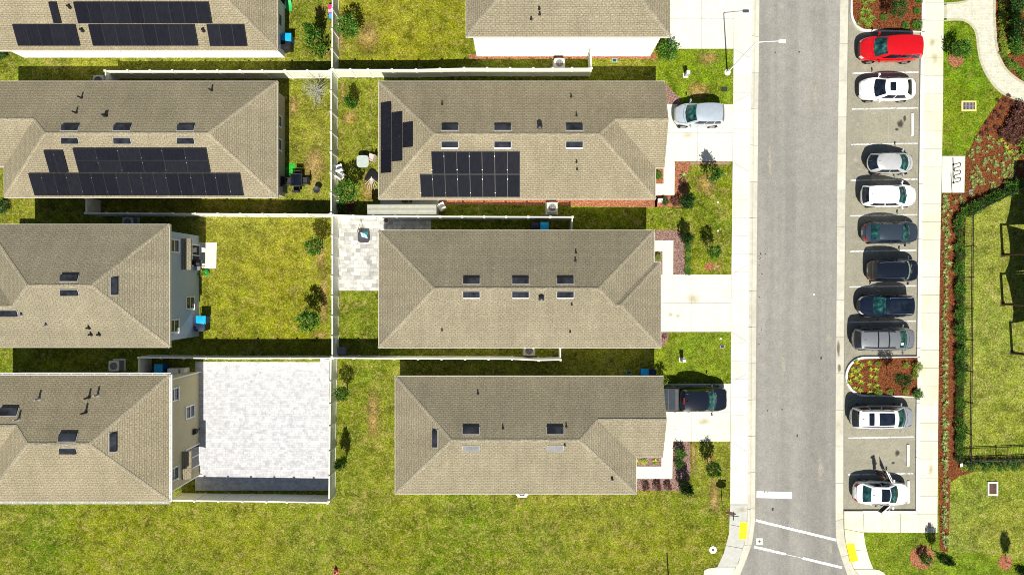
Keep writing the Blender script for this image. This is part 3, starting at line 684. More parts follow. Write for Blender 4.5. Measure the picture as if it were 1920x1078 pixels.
hA.vent('N', 127.5, 820.5, 1.16, .5); hA.vent('S', 128, 844.5, 1.1, .36); hA.vent('W', 212, 829, 1.25, .42); hA.vent('N', 17, 772.5, 1.16, .5)
for px, py, k, mt in ((73,748,'N','pipe'),(183,741,'N','pipe'),(167,745,'N','black'),(161,773,'N','black'),(35,786,'N','pipe')): hA.pipe(k, px, py, .07, .5, mt)
for px, py in ((131,14),(155,58),(382,58)): hH.pipe('S', px, py, .08, .3)
# solar arrays
hD.solar('S', (808.5,284), (975,326), 7); hD.solar('S', (787.5,327), (975,369), 8)
hD.solar('W', (715.5,194.5), (735,324), 3); hD.solar('W', (736,213), (755.5,302), 2); hD.solar('W', (756.5,232), (775.5,276), 1)
hB.solar('S', (83,281.5), (130,323), 2); hB.solar('S', (137.5,277.5), (396,323), 6, 2); hB.solar('S', (54.5,324.5), (458,366.5), 17)
hH.solar('S', (92,4), (117,44.5), 1, clamp=False); hH.solar('S', (138.5,4), (399,44.5), 10, clamp=False); hH.solar('S', (24.5,46), (152,86.5), 5, clamp=False); hH.solar('S', (166.5,46), (373,86.5), 8, clamp=False); hH.solar('S', (388,46), (465,87), 3, clamp=False)
# windows and doors
def wy(h, px, py, axis='x', edge=None):
    """wall point behind a photo pixel"""
    q = hit(px, py, Vector((edge, 0, 0)) if axis == 'x' else Vector((0, edge, 0)), Vector((1, 0, 0)) if axis == 'x' else Vector((0, 1, 0))); return q
xe = max(q[0] for q in hC.ins)
for px, py in ((326,461),(357.5,567.5),(326,611)):
    q = wy(hC, px, py, 'x', xe); hC.window('x', 1, xe, q.y, min(max(q.z, 1.5), 4.25), .8, 1.15)
def canopy(h, xe, y0, y1, z, dep=.62):
    mb = MB(); t = .06
    mb.add([(xe, y0, z + .22), (xe, y1, z + .22), (xe + dep, y1, z), (xe + dep, y0, z), (xe, y0, z + .1), (xe, y1, z + .1), (xe + dep, y1, z - .1), (xe + dep, y0, z - .1)],
           [(3, 2, 1, 0), (4, 5, 6, 7), (2, 3, 7, 6), (0, 3, 7, 4)[::-1], (1, 5, 6, 2)[::-1]])
    return mb.obj('door_canopy', M['shingle'], h.root, uv=True)
ya, yb = wy(hC, 352, 448, 'x', xe + .3).y, wy(hC, 352, 506, 'x', xe + .3).y
canopy(hC, xe, yb, ya, 2.55); hC.window('x', 1, xe, wy(hC, 366, 479, 'x', xe).y, 1.05, 1.5, 2.0, 'sliding_door', 'white', 'v')
xe = max(q[0] for q in hA.ins)
for px, py in ((325.5,740),(355.5,772),(325,889)):
    q = wy(hA, px, py, 'x', xe); hA.window('x', 1, xe, q.y, min(max(q.z, 1.5), 4.2), .8, 1.15)
ya, yb = wy(hA, 352, 845, 'x', xe + .3).y, wy(hA, 352, 897, 'x', xe + .3).y
canopy(hA, xe, yb, ya, 2.5); hA.window('x', 1, xe, wy(hA, 365, 855, 'x', xe).y, 1.05, 1.5, 2.0, 'sliding_door', 'white', 'v')
xe = max(q[0] for q in hB.ins)
for py in (228, 272): hB.window('x', 1, xe, wy(hB, 524, py, 'x', xe).y, 1.55, .75, 1.1)
xe = max(q[0] for q in hH.ins); hH.window('x', 1, xe, wy(hH, 523, 37, 'x', xe).y, 1.5, .8, 1.15); hH.window('x', 1, xe, wy(hH, 523, -20, 'x', xe).y, 1.1, 1.6, 2.0, 'sliding_door', 'white', 'v')
ye = min(q[1] for q in hH.ins)
for px in (213, 277, 345): hH.window('y', -1, ye, wy(hH, px, 97.5, 'y', ye).x, 1.75, .85, .55, halves=False)
for h_, x2i, yc in ((hD, 0, 232), (hE, 0, 570), (hF, 0, 782), (hG, 0, 20)):
    xf = max(q[0] for q in h_.ins); h_.door('x', 1, xf, P(0, yc, 1.1).y, 4.6, 2.15, 'garage_door', 'white', 4)
for h_, yc in ((hD, 352), (hE, 460), (hF, 886)):
    xs = sorted(set(round(q[0], 3) for q in h_.ins))[-2]; h_.door('x', 1, xs, P(0, yc, 1.0).y, .95, 2.05, 'front_door', 'dark')
for h_ in (hD, hE, hF):
    xw = min(q[0] for q in h_.ins); yc = sum(q[1] for q in h_.ins) / len(h_.ins)
    h_.window('x', -1, xw, yc + .5, 1.05, 1.7, 2.0, 'sliding_door', 'white', 'v'); h_.window('x', -1, xw, yc - 2.4, 1.5, .9, 1.2)
for h_ in (hD, hE, hF):
    ys_ = min(q[1] for q in h_.ins); xs_ = [q[0] for q in h_.ins]
    for t_ in (.2, .45, .7): h_.window('y', -1, ys_, min(xs_) + (max(xs_) - min(xs_)) * t_, 1.6, .9, 1.1)
# downpipe on the gutter house
mb = MB(); xe, yn_ = max(q[0] for q in hA.ins), max(q[1] for q in hA.ins); ysa = min(q[1] for q in hA.ins)
mb.tube([(xe + .42, yn_ + .3, Z2 - .12), (xe + .08, yn_ - .02, Z2 - .5), (xe + .06, yn_ - .04, .1), (xe + .2, yn_ - .04, .05)], .045, 8); mb.obj('downpipe', M['gutter'], hA.root, smooth=40)
mb = MB(); mb.tube([(xe + .42, ysa - .3, Z2 - .12), (xe + .08, ysa + .02, Z2 - .5), (xe + .06, ysa + .04, .1), (xe + .2, ysa + .04, .05)], .045, 8); mb.obj('downpipe', M['gutter'], hA.root, smooth=40)
# ================================================================ vinyl fences
FH = 1.83
def fence(label, pts, step=1.6, gap_first=False):
    w = [P(x, y, FH) for x, y in pts]; w = [Vector((a.x, a.y, 0)) for a in w]
    root = thing('vinyl_fence', label, 'fence', w[0], 0, 'white vinyl fences'); meshes = {}
    post = MB(); post.box((0, 0, .93), (.127, .127, 1.86)); post.box((0, 0, 1.875), (.155, .155, .03)); post.box((0, 0, 1.915), (.15, .15, .05), taper=.15)
    pm = post.mesh('post', M['vinyl'])
    def put(nm, me, loc, rz):
        o = bpy.data.objects.new(nm, me); COL.objects.link(o); o.parent = root; o.location = loc - root.location; o.rotation_euler = (0, 0, rz)
    put('post', pm, w[0], 0)
    for a, b in zip(w[:-1], w[1:]):
        L = (b - a).length; n = max(1, round(L / step)); d = (b - a) / n; rz = math.atan2(d.y, d.x); ln = d.length
        pn = MB(); l2 = ln - .12; pn.box((0, 0, .90), (l2, .024, 1.6))
        nb = max(2, round(l2 / .15))
        for k in range(nb): pn.box((-l2/2 + (k + .5) * l2 / nb, 0, .88), (l2 / nb - .008, .035 if k % 2 else .038, 1.55))
        pn.box((0, 0, 1.71), (l2, .088, .14)); pn.box((0, 0, .12), (l2, .07, .16)); me = pn.mesh('panel', M['vinyl'])
        for i in range(n):
            put('panel', me, a + d * (i + .5), rz); put('post', pm, a + d * (i + 1), rz)
fence('white vinyl back fence running off the top of the photo beside the two-tone tree', [(623.5,-58),(622,131)])
fence('white vinyl back fence between the outdoor dining set and the glass garden table', [(620.5,133.5),(620.5,400.5)])
fence('white vinyl back fence along the grey paver patio', [(622.5,405),(622.5,669)])
fence('white vinyl back fence closing the east side of the white paver yard', [(620,674),(618,800),(616.5,939.5)])
fence('white vinyl fence along the south side of the top-left solar house', [(197,166),(197,133),(618.5,133)])
fence('white vinyl fence under the tall sunlit wall with a return beside the air conditioner', [(624,130.5),(690,131),(780,131),(870,128.5),(1000,129),(1109,128.5),(1107.5,96)])
fence('white vinyl fence between the taupe-walled house and the blue-grey house', [(160.5,372),(160.5,400),(240,400),(618.5,402.5)])
fence('white vinyl fence behind the long grey-roofed shed', [(624.5,403.5),(700,405.5),(1073.5,407),(1072,432)])
fence('white vinyl fence on the shaded north side of the white paver yard', [(259,700),(259.5,670.5),(430,672),(620.5,671.5)])
fence('white vinyl fence with a kinked east end behind the house with the pickup', [(625,671),(740,672.5),(960,673),(1010,675.5),(1051,674.5),(1050.5,652)])
fence('white vinyl fence along the open lawn south of the white paver yard', [(319.5,938.5),(500,940.5),(614.5,942.5)])
# ================================================================ vehicles
def sp(c, e): return math.copysign(abs(c) ** e, c)
class Car:
    def __init__(s, label, cat, xa, xb, ya, yb, face, H, paint_m, spec, z0=-.12, yaw=0.0, group=None, sunroof=None, rails=None, W=None, L=None, name='parked_car', rear='glass'):
        Xa, Xb = P(xa, 0, .5).x, P(xb, 0, 1.2 if face < 0 else .75).x
        if (ya + yb) / 2 < CY: Ya, Yb = P(0, ya, .95).y, P(0, yb, .42).y
        else: Ya, Yb = P(0, ya, .42).y, P(0, yb, .95).y
        s.L = L or (Xb - Xa); s.W = W or (Ya - Yb); s.H = H; s.sp = spec
        s.root = thing(name, label, cat, ((Xa + Xb) / 2, (Ya + Yb) / 2, z0), (0 if face > 0 else math.pi) + R(yaw), group)
        L, W = s.L, s.W; K = dict(n=5.0, zb=.24, hood=.93, nose=.66, belt=.98, tail=.95, wb=.90, wr=.72, cb=.245, cr=.41, rr=.90, rb=.985, bf=.10, br=.06, deck=None); K.update(spec); s.K = K
        # local x: +L/2 is the nose
        s.xcb = L/2 - K['cb'] * L; s.xcr = L/2 - K['cr'] * L; s.xrr = L/2 - K['rr'] * L; s.xrb = L/2 - K['rb'] * L
        mb = MB(); NA = 96; rings = [(0, .95, .93), (.12, .98, .975), (.45, .995, .99), (.72, 1, 1), (.90, .985, .975), (1.0, .962, .935)]
        s.rings = rings
        idx = {}
        for j, (f, a, b) in enumerate(rings):
            for i in range(NA): idx[j, i] = len(mb.v); mb.v.append(tuple(s.S(2 * math.pi * i / NA, f)))
        for j in range(len(rings) - 1):
            for i in range(NA):
                i2 = (i + 1) % NA; mb.f.append((idx[j, i], idx[j, i2], idx[j+1, i2], idx[j+1, i])); mb.m.append(0)
        mb.f.append(tuple(idx[0, NA - 1 - i] for i in range(NA))); mb.m.append(0)
        # top deck across
        rows = []; NQ = 8
        for i in range(NA // 2 + 1):
            a, b = Vector(mb.v[idx[5, i]]), Vector(mb.v[idx[5, (NA - i) % NA]]); row = []
            for q in range(NQ + 1):
                if q == 0: row.append(idx[5, i]); continue
                if q == NQ: row.append(idx[5, (NA - i) % NA]); continue
                t = q / NQ; p = a.lerp(b, t); p.z += .045 * (1 - (2 * t - 1) ** 2) * min(1, i / 4, (NA // 2 - i) / 4); row.append(len(mb.v)); mb.v.append(tuple(p))
            rows.append(row)
        for r0, r1 in zip(rows[:-1], rows[1:]):
            for q in range(NQ):
                f = (r0[q], r1[q], r1[q+1], r0[q+1]); f = tuple(dict.fromkeys(f))
                if len(f) > 2: mb.f.append(f); mb.m.append(0)
        s.body = mb.obj('body', paint_m, s.root, smooth=38, origin=False)
        # wheel arches and wheels
        r = K.get('wheel', .34)
        for fx in (K.get('fa', .30), -K.get('ra', .29)):
            for sy in (1, -1):
                x, y = fx * L, sy * (W / 2 - .135)
                a = MB(); s.disc(a, x, sy * (W/2 - .05), r * 1.10, sy, .03, r); a.obj('wheel_arch', M['dark'], s.body, origin=False)
                t = MB(); pr = [(r * .62, -.11), (r * .93, -.11), (r, -.08), (r, .08), (r * .93, .115), (r * .62, .115)]
                for p_ in (0,):
                    n = 24; b0 = len(t.v)
                    for rad, off in pr:
                        for k in range(n):
                            th = 2 * math.pi * k / n; t.v.append((x + rad * math.cos(th), y + sy * off, r + rad * math.sin(th)))
                    for i in range(len(pr) - 1):
                        for k in range(n):
                            q = (b0 + i*n + k, b0 + i*n + (k+1) % n, b0 + (i+1)*n + (k+1) % n, b0 + (i+1)*n + k); t.f.append(q if sy < 0 else q[::-1]); t.m.append(0)
                    t.f.append(tuple(range(b0, b0 + n))); t.m.append(0)
                w = t.obj('wheel', M['tyre'], s.root, smooth=40, origin=False)
                g = MB(); s.disc(g, x, y + sy * .10, r * .63, sy, .02, r)
                for k in range(5):
                    th = 2 * math.pi * k / 5; c_ = Vector((x + r * .33 * math.cos(th), y + sy * .122, r + r * .33 * math.sin(th)))
                    g.box(c_, (r * .56, .02, .07), mat=Matrix.Rotation(-th, 3, 'Y'))
                g.obj('rim', M['rim'], w, smooth=40, origin=False)
        if spec.get('cabin', True): s.cabin(paint_m, sunroof, rails)
        # lamps, grille, plate
        for q in (1, -1):
            s.patch('headlight', M['clear_lens'], lambda u, v, q=q: s.S(q * R(K.get('h0', 17) + u * K.get('hw', 24)), .70 + .27 * v, .012))
            s.patch('taillight', M['red_lens'], lambda u, v, q=q: s.S(math.pi - q * R(14 + u * 26), .68 + .32 * v, .012))
        s.patch('grille', M['black'], lambda u, v: s.S(R(-15 + 30 * u), .38 + .50 * v, .010))
        s.patch('bumper', M['dark'], lambda u, v: s.S(R(-38 + 76 * u), .04 + .22 * v, .010), 12)
        s.patch('bumper', M['dark'], lambda u, v: s.S(math.pi + R(-38 + 76 * u), .04 + .30 * v, .010), 12)
        # door mirrors
        mx = s.xcb - (s.xcb - s.xcr) * .32
        for sy in (1, -1):
            g = MB(); zz = K['belt'] + .03; y0 = sy * W / 2 * .93
            g.tube([(mx + .04, y0, zz), (mx, y0 + sy * .12, zz + .03)], .028, 6)
            for a_, b_ in ((.0, .0),):
                g.box((mx - .01, y0 + sy * .19, zz + .06), (.11, .20, .14), rz=sy * R(-14), taper=.8)
            g.obj('door_mirror', spec.get('mirror') or paint_m, s.root, smooth=35, origin=False)
        # bonnet and boot shut lines
        def dk(x, y): return Vector((x, y, s.zd(x) + .045 * (1 - (2 * y / W) ** 2) * .9 + .006))
        if spec.get('seams', True):
            g = MB(); hw = W / 2 * .78
            g.tube([dk(L/2 - .06 * L, hw * .80), dk(L/2 - .10 * L, hw * .94), dk(s.xcb + .10, hw), dk(s.xcb + .10 + K['bf'] * 1.6, hw * .5), dk(s.xcb + .10 + K['bf'] * 2.1, 0), dk(s.xcb + .10 + K['bf'] * 1.6, -hw * .5), dk(s.xcb + .10, -hw), dk(L/2 - .10 * L, -hw * .94), dk(L/2 - .06 * L, -hw * .80)], .011, 4)
            g.obj('bonnet_seam', M['black'], s.body, origin=False)
            for sy in (1, -1):
                g = MB(); g.tube([dk(L/2 - .07 * L, sy * W * .20), dk(L/2 - .15 * L, sy * W * .235), dk(s.xcb + .2, sy * W * .26)], .016, 4); g.obj('bonnet_crease', paint_m, s.body, smooth=60, origin=False)
            if s.xrb > -L/2 + .30:
                g = MB(); g.tube([dk(s.xrb - .05, hw * .85), dk(-L/2 + .12, hw * .80), dk(-L/2 + .09, 0), dk(-L/2 + .12, -hw * .80), dk(s.xrb - .05, -hw * .85)], .010, 4); g.obj('boot_seam', M['black'], s.body, origin=False)
        g = MB(); g.box((-L/2 + .005, 0, .62), (.02, .34, .12)); g.obj('number_plate', M['white'], s.root, origin=False)
        # door seams
        if spec.get('cabin', True):
            for sy in (1, -1):
                g = MB()
                for fx in (.46, .64):
                    x = L/2 - fx * L
                    pts = [s.side(x, f, sy) for f in (.15, .45, .72, .92)]
                    g.tube(pts, .006, 4)
                g.obj('door_seam', M['black'], s.body, origin=False)
                for fx in (.52, .70):
                    g = MB(); x = L/2 - fx * L; p = s.side(x, .78, sy); g.box(p + Vector((0, sy * .012, 0)), (.16, .025, .03))
                    g.obj('door_handle', spec.get('handle') or paint_m, s.body, origin=False)
    def zd(s, x):
        K = s.K; L = s.L
        if K['deck']: return K['deck'](x / L)
        t = L / 2 - x
        if x > s.xcb:
            u = min(1, max(0, t / (L/2 - s.xcb))); return K['nose'] + (K['hood'] - K['nose']) * (1 - (1 - u) ** 2.6)
        if x < s.xrb + .02:
            u = min(1, max(0, (s.xrb + .02 - x) / max(.05, s.xrb + .02 + L/2))); return K['tail'] - .10 * u ** 2
        return K['hood'] + (K['belt'] - K['hood']) * min(1, (s.xcb - x) / (.15 * L)) if x > s.xcb - .15 * L else K['belt'] + (K['tail'] - K['belt']) * max(0, min(1, (s.xcb - .15*L - x) / (s.xcb - .15*L - s.xrb)))
    def S(s, th, f, out=0.0):
        K = s.K; n = K['n']; a = b = 1
        for (f0, a0, b0), (f1, a1, b1) in zip(s.rings[:-1], s.rings[1:]):
            if f0 <= f <= f1 + 1e-6:
                t = (f - f0) / (f1 - f0); a, b = a0 + (a1 - a0) * t, b0 + (b1 - b0) * t; break
        c, sn = math.cos(th), math.sin(th)
        x = (s.L / 2 * a + out) * sp(c, 2 / n); y = (s.W / 2 * b + out) * sp(sn, 2 / n)
        if x > 0: y *= 1 - .10 * (x / (s.L / 2)) ** 3
        else: y *= 1 - .05 * (-x / (s.L / 2)) ** 3
        return Vector((x, y, K['zb'] + f * (s.zd(x) - K['zb']) + out * (1 if f > .9 else 0)))
    def side(s, x, f, sy):
        lo, hi = 0.0, math.pi
        for _ in range(30):
            m_ = (lo + hi) / 2
            if s.S(m_, f).x > x: lo = m_
            else: hi = m_
        p = s.S(lo, f, .004); return Vector((x, sy * p.y, p.z))
    def disc(s, mb, x, y, r, sy, th, zc):
        n = 28; b = len(mb.v)
        for o in (0, th):
            for k in range(n):
                t = 2 * math.pi * k / n; mb.v.append((x + r * math.cos(t), y + sy * o, zc + r * math.sin(t)))
        for k in range(n):
            q = (b + k, b + (k+1) % n, b + n + (k+1) % n, b + n + k); mb.f.append(q if sy < 0 else q[::-1]); mb.m.append(0)
        f = tuple(b + n + k for k in range(n)); mb.f.append(f if sy < 0 else f[::-1]); mb.m.append(0)
    def patch(s, name, mat, fn, nu=6, nv=3, parent=None):
        mb = MB(); mb.grid(fn, nu, nv); f = mb.f[0]; v = [Vector(mb.v[i]) for i in f]; n = (v[1] - v[0]).cross(v[2] - v[0]); c = sum((Vector(q) for q in mb.v), Vector()) / len(mb.v)
        if n.dot(Vector((c.x, c.y, max(0, c.z - .7)))) < 0: mb.f = [tuple(reversed(q)) for q in mb.f]
        return mb.obj(name, mat, parent or s.root, smooth=50, origin=False)
    # ---- greenhouse: p 0..1 rear->front, q -1..1 across
    def roofp(s, p, q, out=0.0):
        K = s.K; wr = s.W / 2 * K['wr'] * (1 - .10 * abs(2 * p - 1) ** 3); x0 = s.xrr - K['br'] * (1 - q * q); x1 = s.xcr + K['bf'] * (1 - q * q)
        return Vector((x0 + (x1 - x0) * p, q * wr, s.H - .055 * q * q - .075 * abs(2 * p - .9) ** 2.4 + out))
    def basep(s, p, q):
        K = s.K; wb = s.W / 2 * K['wb'] * (1 - .07 * abs(2 * p - 1) ** 3); x0 = s.xrb - K['br'] * 1.2 * (1 - q * q); x1 = s.xcb + K['bf'] * 2.0 * (1 - q * q)
        x = x0 + (x1 - x0) * p; return Vector((x, q * wb, s.zd(x) - .02))
    def cab(s, p, q, t, out=0.0):
        a, b = s.basep(p, q), s.roofp(p, q); v = a.lerp(b, t)
        o = Vector((0, 0, 0)); bul = .035 * math.sin(math.pi * t)
        if abs(q) >= .999: o = Vector((0, math.copysign(1, q), .35)).normalized()
        elif p > .999: o = Vector((.6, 0, .8))
        elif p < .001: o = Vector((-.8, 0, .6))
        return v + o * (bul + out)
    def cabin(s, pm, sunroof, rails):
        mb = MB(); c = s.cab
        mb.grid(lambda u, v: c(1, 2 * u - 1, v), 8, 5); mb.grid(lambda u, v: c(0, 1 - 2 * u, v), 8, 5)
        mb.grid(lambda u, v: c(1 - u, 1, v), 12, 5); mb.grid(lambda u, v: c(u, -1, v), 12, 5)
        mb.grid(lambda u, v: s.roofp(u, 2 * v - 1), 12, 8)
        s.cabo = mb.obj('roof', s.sp.get('roofmat') or pm, s.root, smooth=32, origin=False)
        gm = s.sp.get('glass') or M['cglass']
        s.patch('windshield', gm, lambda u, v: c(1, (2 * u - 1) * .93, .05 + .90 * v, .012), 8, 5)
        s.patch('rear_window', s.sp.get('rglass') or M['tint'], lambda u, v: c(0, (2 * u - 1) * .88, .12 + .82 * v, .012), 8, 5)
        for sy in (1, -1):
            for p0, p1 in ((.54, .90), (.14, .51)) if s.sp.get('three') is None else ((.58, .90), (.30, .55), (.07, .27)):
                def fn(u, v, p0=p0, p1=p1):
                    p = p0 + (p1 - p0) * u
                    return c(p, sy, .12 + .76 * v, .012)
                s.patch('side_window', M['tint'], fn, 5, 4)
        if sunroof:
            for k, (p0, p1, q0) in enumerate(sunroof): s.patch('sunroof', M['tint'], lambda u, v: s.roofp(p0 + (p1 - p0) * u, (2 * v - 1) * q0, .012), 5, 5, s.cabo)
        if rails:
            for sy in (1, -1):
                g = MB(); pts = [s.roofp(p, sy * .87, o) for p, o in ((.06, .0), (.10, .05), (.3, .06), (.6, .06), (.86, .05), (.90, .0))]; g.tube(pts, .034, 6); g.obj('roof_rail', rails, s.root, smooth=50, origin=False)
        g = MB(); p = s.roofp(.10, 0); g.box(p + Vector((0, 0, .03)), (.16, .035, .06), taper=.4); g.obj('antenna', s.sp.get('roofmat') or pm, s.cabo, origin=False)
        for q in (-.35, .25):
            g = MB(); g.tube([c(1, q, .03, .03), c(1, q + .42, .12, .03)], .012, 5); g.obj('wiper', M['black'], s.root, origin=False)
SUV = dict(cb=.235, cr=.385, rr=.925, rb=.99, belt=1.05, hood=1.0, nose=.76, tail=1.05, wr=.78, n=5.5, three=1, wheel=.37)
SEDAN = dict(cb=.265, cr=.42, rr=.765, rb=.895, belt=.94, hood=.88, nose=.62, tail=.97, wr=.70, n=4.6, wheel=.33)
GC = 'cars parked in the marked bays'
pw = paint('white_car_paint', (.80, .80, .79), 0, .3); prd = paint('red_car_paint', (.50, .004, .006), .1, .25)
psil = paint('silver_car_paint', (.44, .45, .46), .55, .3); pgr = paint('mid_grey_car_paint', (.21, .225, .235), .45, .35)
pdk = paint('dark_slate_car_paint', (.040, .055, .075), .4, .28); pbl = paint('black_car_paint', (.006, .008, .014), .1, .15); pnv = paint('blue_black_car_paint', (.005, .010, .022), .2, .15)
pch = paint('champagne_silver_car_paint', (.56, .57, .55), .4, .3); plb = paint('pale_blue_silver_car_paint', (.50, .56, .62), .45, .3)
Car('glossy red sport utility vehicle parked right beside the upper planting island', 'car', 1610, 1733.5, 67, 116, -1, 1.75, prd, dict(SUV, W=1), group=GC, rails=None, W=1.86)
Car('white sedan with a small dark sunroof and its nose towards the road', 'car', 1610.5, 1725.5, 143, 189.5, -1, 1.42, pw, dict(SEDAN, glass=M['tint']), group=GC, sunroof=[(.56, .82, .52)], W=1.76)
Car('small silver rounded two-door car, the shortest car in the bays', 'car', 1627, 1716, 286, 325, 1, 1.48, pch, dict(cb=.23, cr=.43, rr=.84, rb=.97, belt=.95, hood=.93, nose=.55, tail=.90, wr=.74, n=3.0, wheel=.33, br=.22, bf=.16), group=GC, W=1.62)
Car('plain white hatchback with red tail lamps at the road end and no sunroof', 'car', 1613.7, 1721, 345, 388.5, 1, 1.55, pw, dict(cb=.25, cr=.43, rr=.93, rb=1.0, belt=.98, hood=.94, nose=.66, tail=.98, wr=.76, n=4.2, wheel=.33), group=GC, W=1.72)
Car('dark slate-grey sedan with a pale reflecting rear window', 'car', 1616, 1725.7, 416.5, 455, 1, 1.45, pdk, dict(SEDAN, rglass=M['cglass'], cb=.235, cr=.40, rr=.76, rb=.885, n=4.2), group=GC, W=1.70)
Car('black boxy sport utility vehicle with two bright roof rails', 'car', 1626, 1724, 488, 525.5, 1, 1.80, pbl, dict(SUV, cb=.22, cr=.36, rr=.93, rb=.98, mirror=M['chrome']), group=GC, rails=M['chrome'], W=1.72)
Car('blue-black crossover facing the road with a full-length dark glass roof', 'car', 1608, 1720, 553, 593, -1, 1.66, pnv, dict(SUV, cb=.26, cr=.43, rr=.90, rb=.98, n=3.8), group=GC, rails=M['chrome'], sunroof=[(.50, .88, .6), (.12, .46, .6)], W=1.78)
gs = Car('mid-grey sport utility vehicle with black roof rails and two crossbars', 'car', 1598, 1717.8, 614, 657, 1, 1.74, pgr, dict(SUV, cb=.19, cr=.36, rr=.95, rb=1.0, n=4.4), group=GC, rails=M['black'], W=1.82)
for p_ in (.42, .70):
    g = MB(); g.tube([gs.roofp(p_, -.88, .07), gs.roofp(p_, 0, .075), gs.roofp(p_, .88, .07)], .03, 6); g.obj('crossbar', M['black'], gs.root, smooth=50, origin=False)
g = MB(); g.grid(lambda u, v: gs.cab(1, -.62 + .26 * u, .62 + .3 * v, .02), 2, 2); g.obj('sun_visor_paper', M['white'], gs.root, origin=False)
Car('silver sport utility vehicle with two dark sunroofs, below the lower planting island', 'car', 1593.6, 1715, 760, 804, 1, 1.74, psil, dict(SUV, cb=.19, cr=.36, rr=.945, rb=1.0, n=4.2, roofmat=paint('bright_silver_roof_paint', (.70, .70, .68), .2, .35)), group=GC, rails=M['steel'], sunroof=[(.50, .90, .66), (.24, .37, .66)], W=1.80)
wd = Car('white sedan with its front doors standing open beside a person', 'car', 1599.5, 1708.6, 903.5, 946.5, 1, 1.42, pw, dict(SEDAN, rglass=M['cglass'], rr=.74, rb=.875, cb=.27, cr=.44), yaw=-2, group=GC, sunroof=[(.50, .985, .78)], W=1.76)
Car('pale blue silver sport utility vehicle alone on a front driveway, nose to the garage', 'car', 1262, 1360.7, 194.5, 237.5, -1, 1.64, plb, dict(SUV, cb=.25, cr=.43, rr=.90, rb=.975, n=3.8), z0=.03, rails=None, W=1.74)
# ---- open doors of the white sedan
def open_door(car, sy, ang):
    L, W = car.L, car.W; hx = L/2 - .335 * L; ln = 1.02
    d = Vector((-math.cos(ang), sy * math.sin(ang), 0)); nrm = Vector((sy * -d.y, sy * d.x, 0)) * 1.0
    y0 = sy * W / 2 * .97; o = Vector((hx, y0, 0)); g = MB()
    def pt(u, z, off): return o + d * (u * ln) + nrm * off + Vector((0, 0, z))
    for off0, off1, mi in ((.0, .07, 0),):
        prof = [(.0, .30), (1.0, .34), (1.0, .90), (.0, .86)]
        a = [pt(u, z, off0) for u, z in prof]; b = [pt(u, z, off1) for u, z in prof]
        g.add(a + b, [(0, 1, 2, 3), (7, 6, 5, 4), (0, 4, 5, 1), (1, 5, 6, 2), (2, 6, 7, 3), (3, 7, 4, 0)])
    door = g.obj('door', pw, car.root, origin=False)
    g = MB(); fr = [(.12, .88), (.42, 1.26), (.98, 1.30), (1.0, .90)]
    g.tube([pt(u, z, .03) + (nrm * .14 * (z - .88)) for u, z in fr], .022, 6); g.obj('window_frame', pw, door, origin=False)
    g = MB(); g.quad(*[pt(u, z, .078) for u, z in ((.04, .36), (.96, .38), (.96, .86), (.04, .84))]); g.obj('door_lining', M['black'], door, origin=False)
    g = MB(); g.box(pt(.55, .66, .11), (.5, .07, .05), rz=math.atan2(d.y, d.x)); g.obj('armrest', M['dark'], door, origin=False)
    g = MB(); c_ = o + Vector((0.02, sy * .17, .99)); g.box(c_, (.11, .2, .13)); g.obj('door_mirror', pw, door, origin=False)
    g = MB()
    n = 8; lo = [car.side(hx - ln * k / n, .14, sy) + Vector((0, sy * .012, 0)) for k in range(n + 1)]; hi = [car.side(hx - ln * k / n, .97, sy) + Vector((0, sy * .010, 0)) for k in range(n + 1)]
    for k in range(n): g.quad(lo[k], lo[k+1], hi[k+1], hi[k])
    g.obj('door_opening', M['black'], car.root, origin=False)
    g = MB(); g.box(o + Vector((-.55, sy * -.02, .52)), (.5, .06, .16)); g.box(o + Vector((-.86, sy * -.03, .78)), (.16, .05, .5)); g.obj('seat_edge', M['dark'], car.root, origin=False)
for o_ in [c for c in wd.root.children if c.name.startswith('door_mirror')]: bpy.data.objects.remove(o_)
open_door(wd, 1, R(62)); open_door(wd, -1, R(42))
# ---- pickup
def pk(t):      # deck height along the truck, t = x / L
    x = .5 - t
    if x < .20: return .86 + .22 * (1 - (1 - x / .20) ** 2.4)
    return 1.12
pt_ = Car('black crew-cab pickup truck with a grey three-panel bed cover on a front driveway', 'pickup truck', 1220, 1364, 725.5, 769, 1, 1.86, pbl, dict(cb=.185, cr=.31, rr=.60, rb=.645, belt=1.12, hood=1.1, nose=.86, tail=1.12, deck=pk, wr=.76, wb=.92, n=7, wheel=.40, fa=.335, ra=.30, mirror=M['black']), z0=.03, name='pickup_truck', W=1.92, L=5.7)
g = MB(); L_ = pt_.L; x0, x1 = -L_/2 + .06, L_/2 - .665 * L_; hw = pt_.W / 2 * .84
g.box(((x0 + x1) / 2, 0, 1.19), (x1 - x0, hw * 2, .06)); cv = g.obj('bed_cover', plain('bed_cover_edge', (.085, .085, .078), .8, spec=.05), pt_.root, origin=False)
for k in range(3):
    g = MB(); a = x0 + .05 + (x1 - .22 - x0) * k / 3; b = x0 + .0 + (x1 - .22 - x0) * (k + 1) / 3 - .02; g.box(((a + b) / 2, 0, 1.225), (b - a, hw * 1.86, .02)); g.obj('cover_panel', plain('bed_cover_panel', (.036, .047, .060), .7, spec=.05), cv, origin=False)
g = MB(); g.box((x0 - .03, 0, .85), (.07, pt_.W * .88, .5)); g.obj('tailgate', pbl, pt_.root, origin=False)
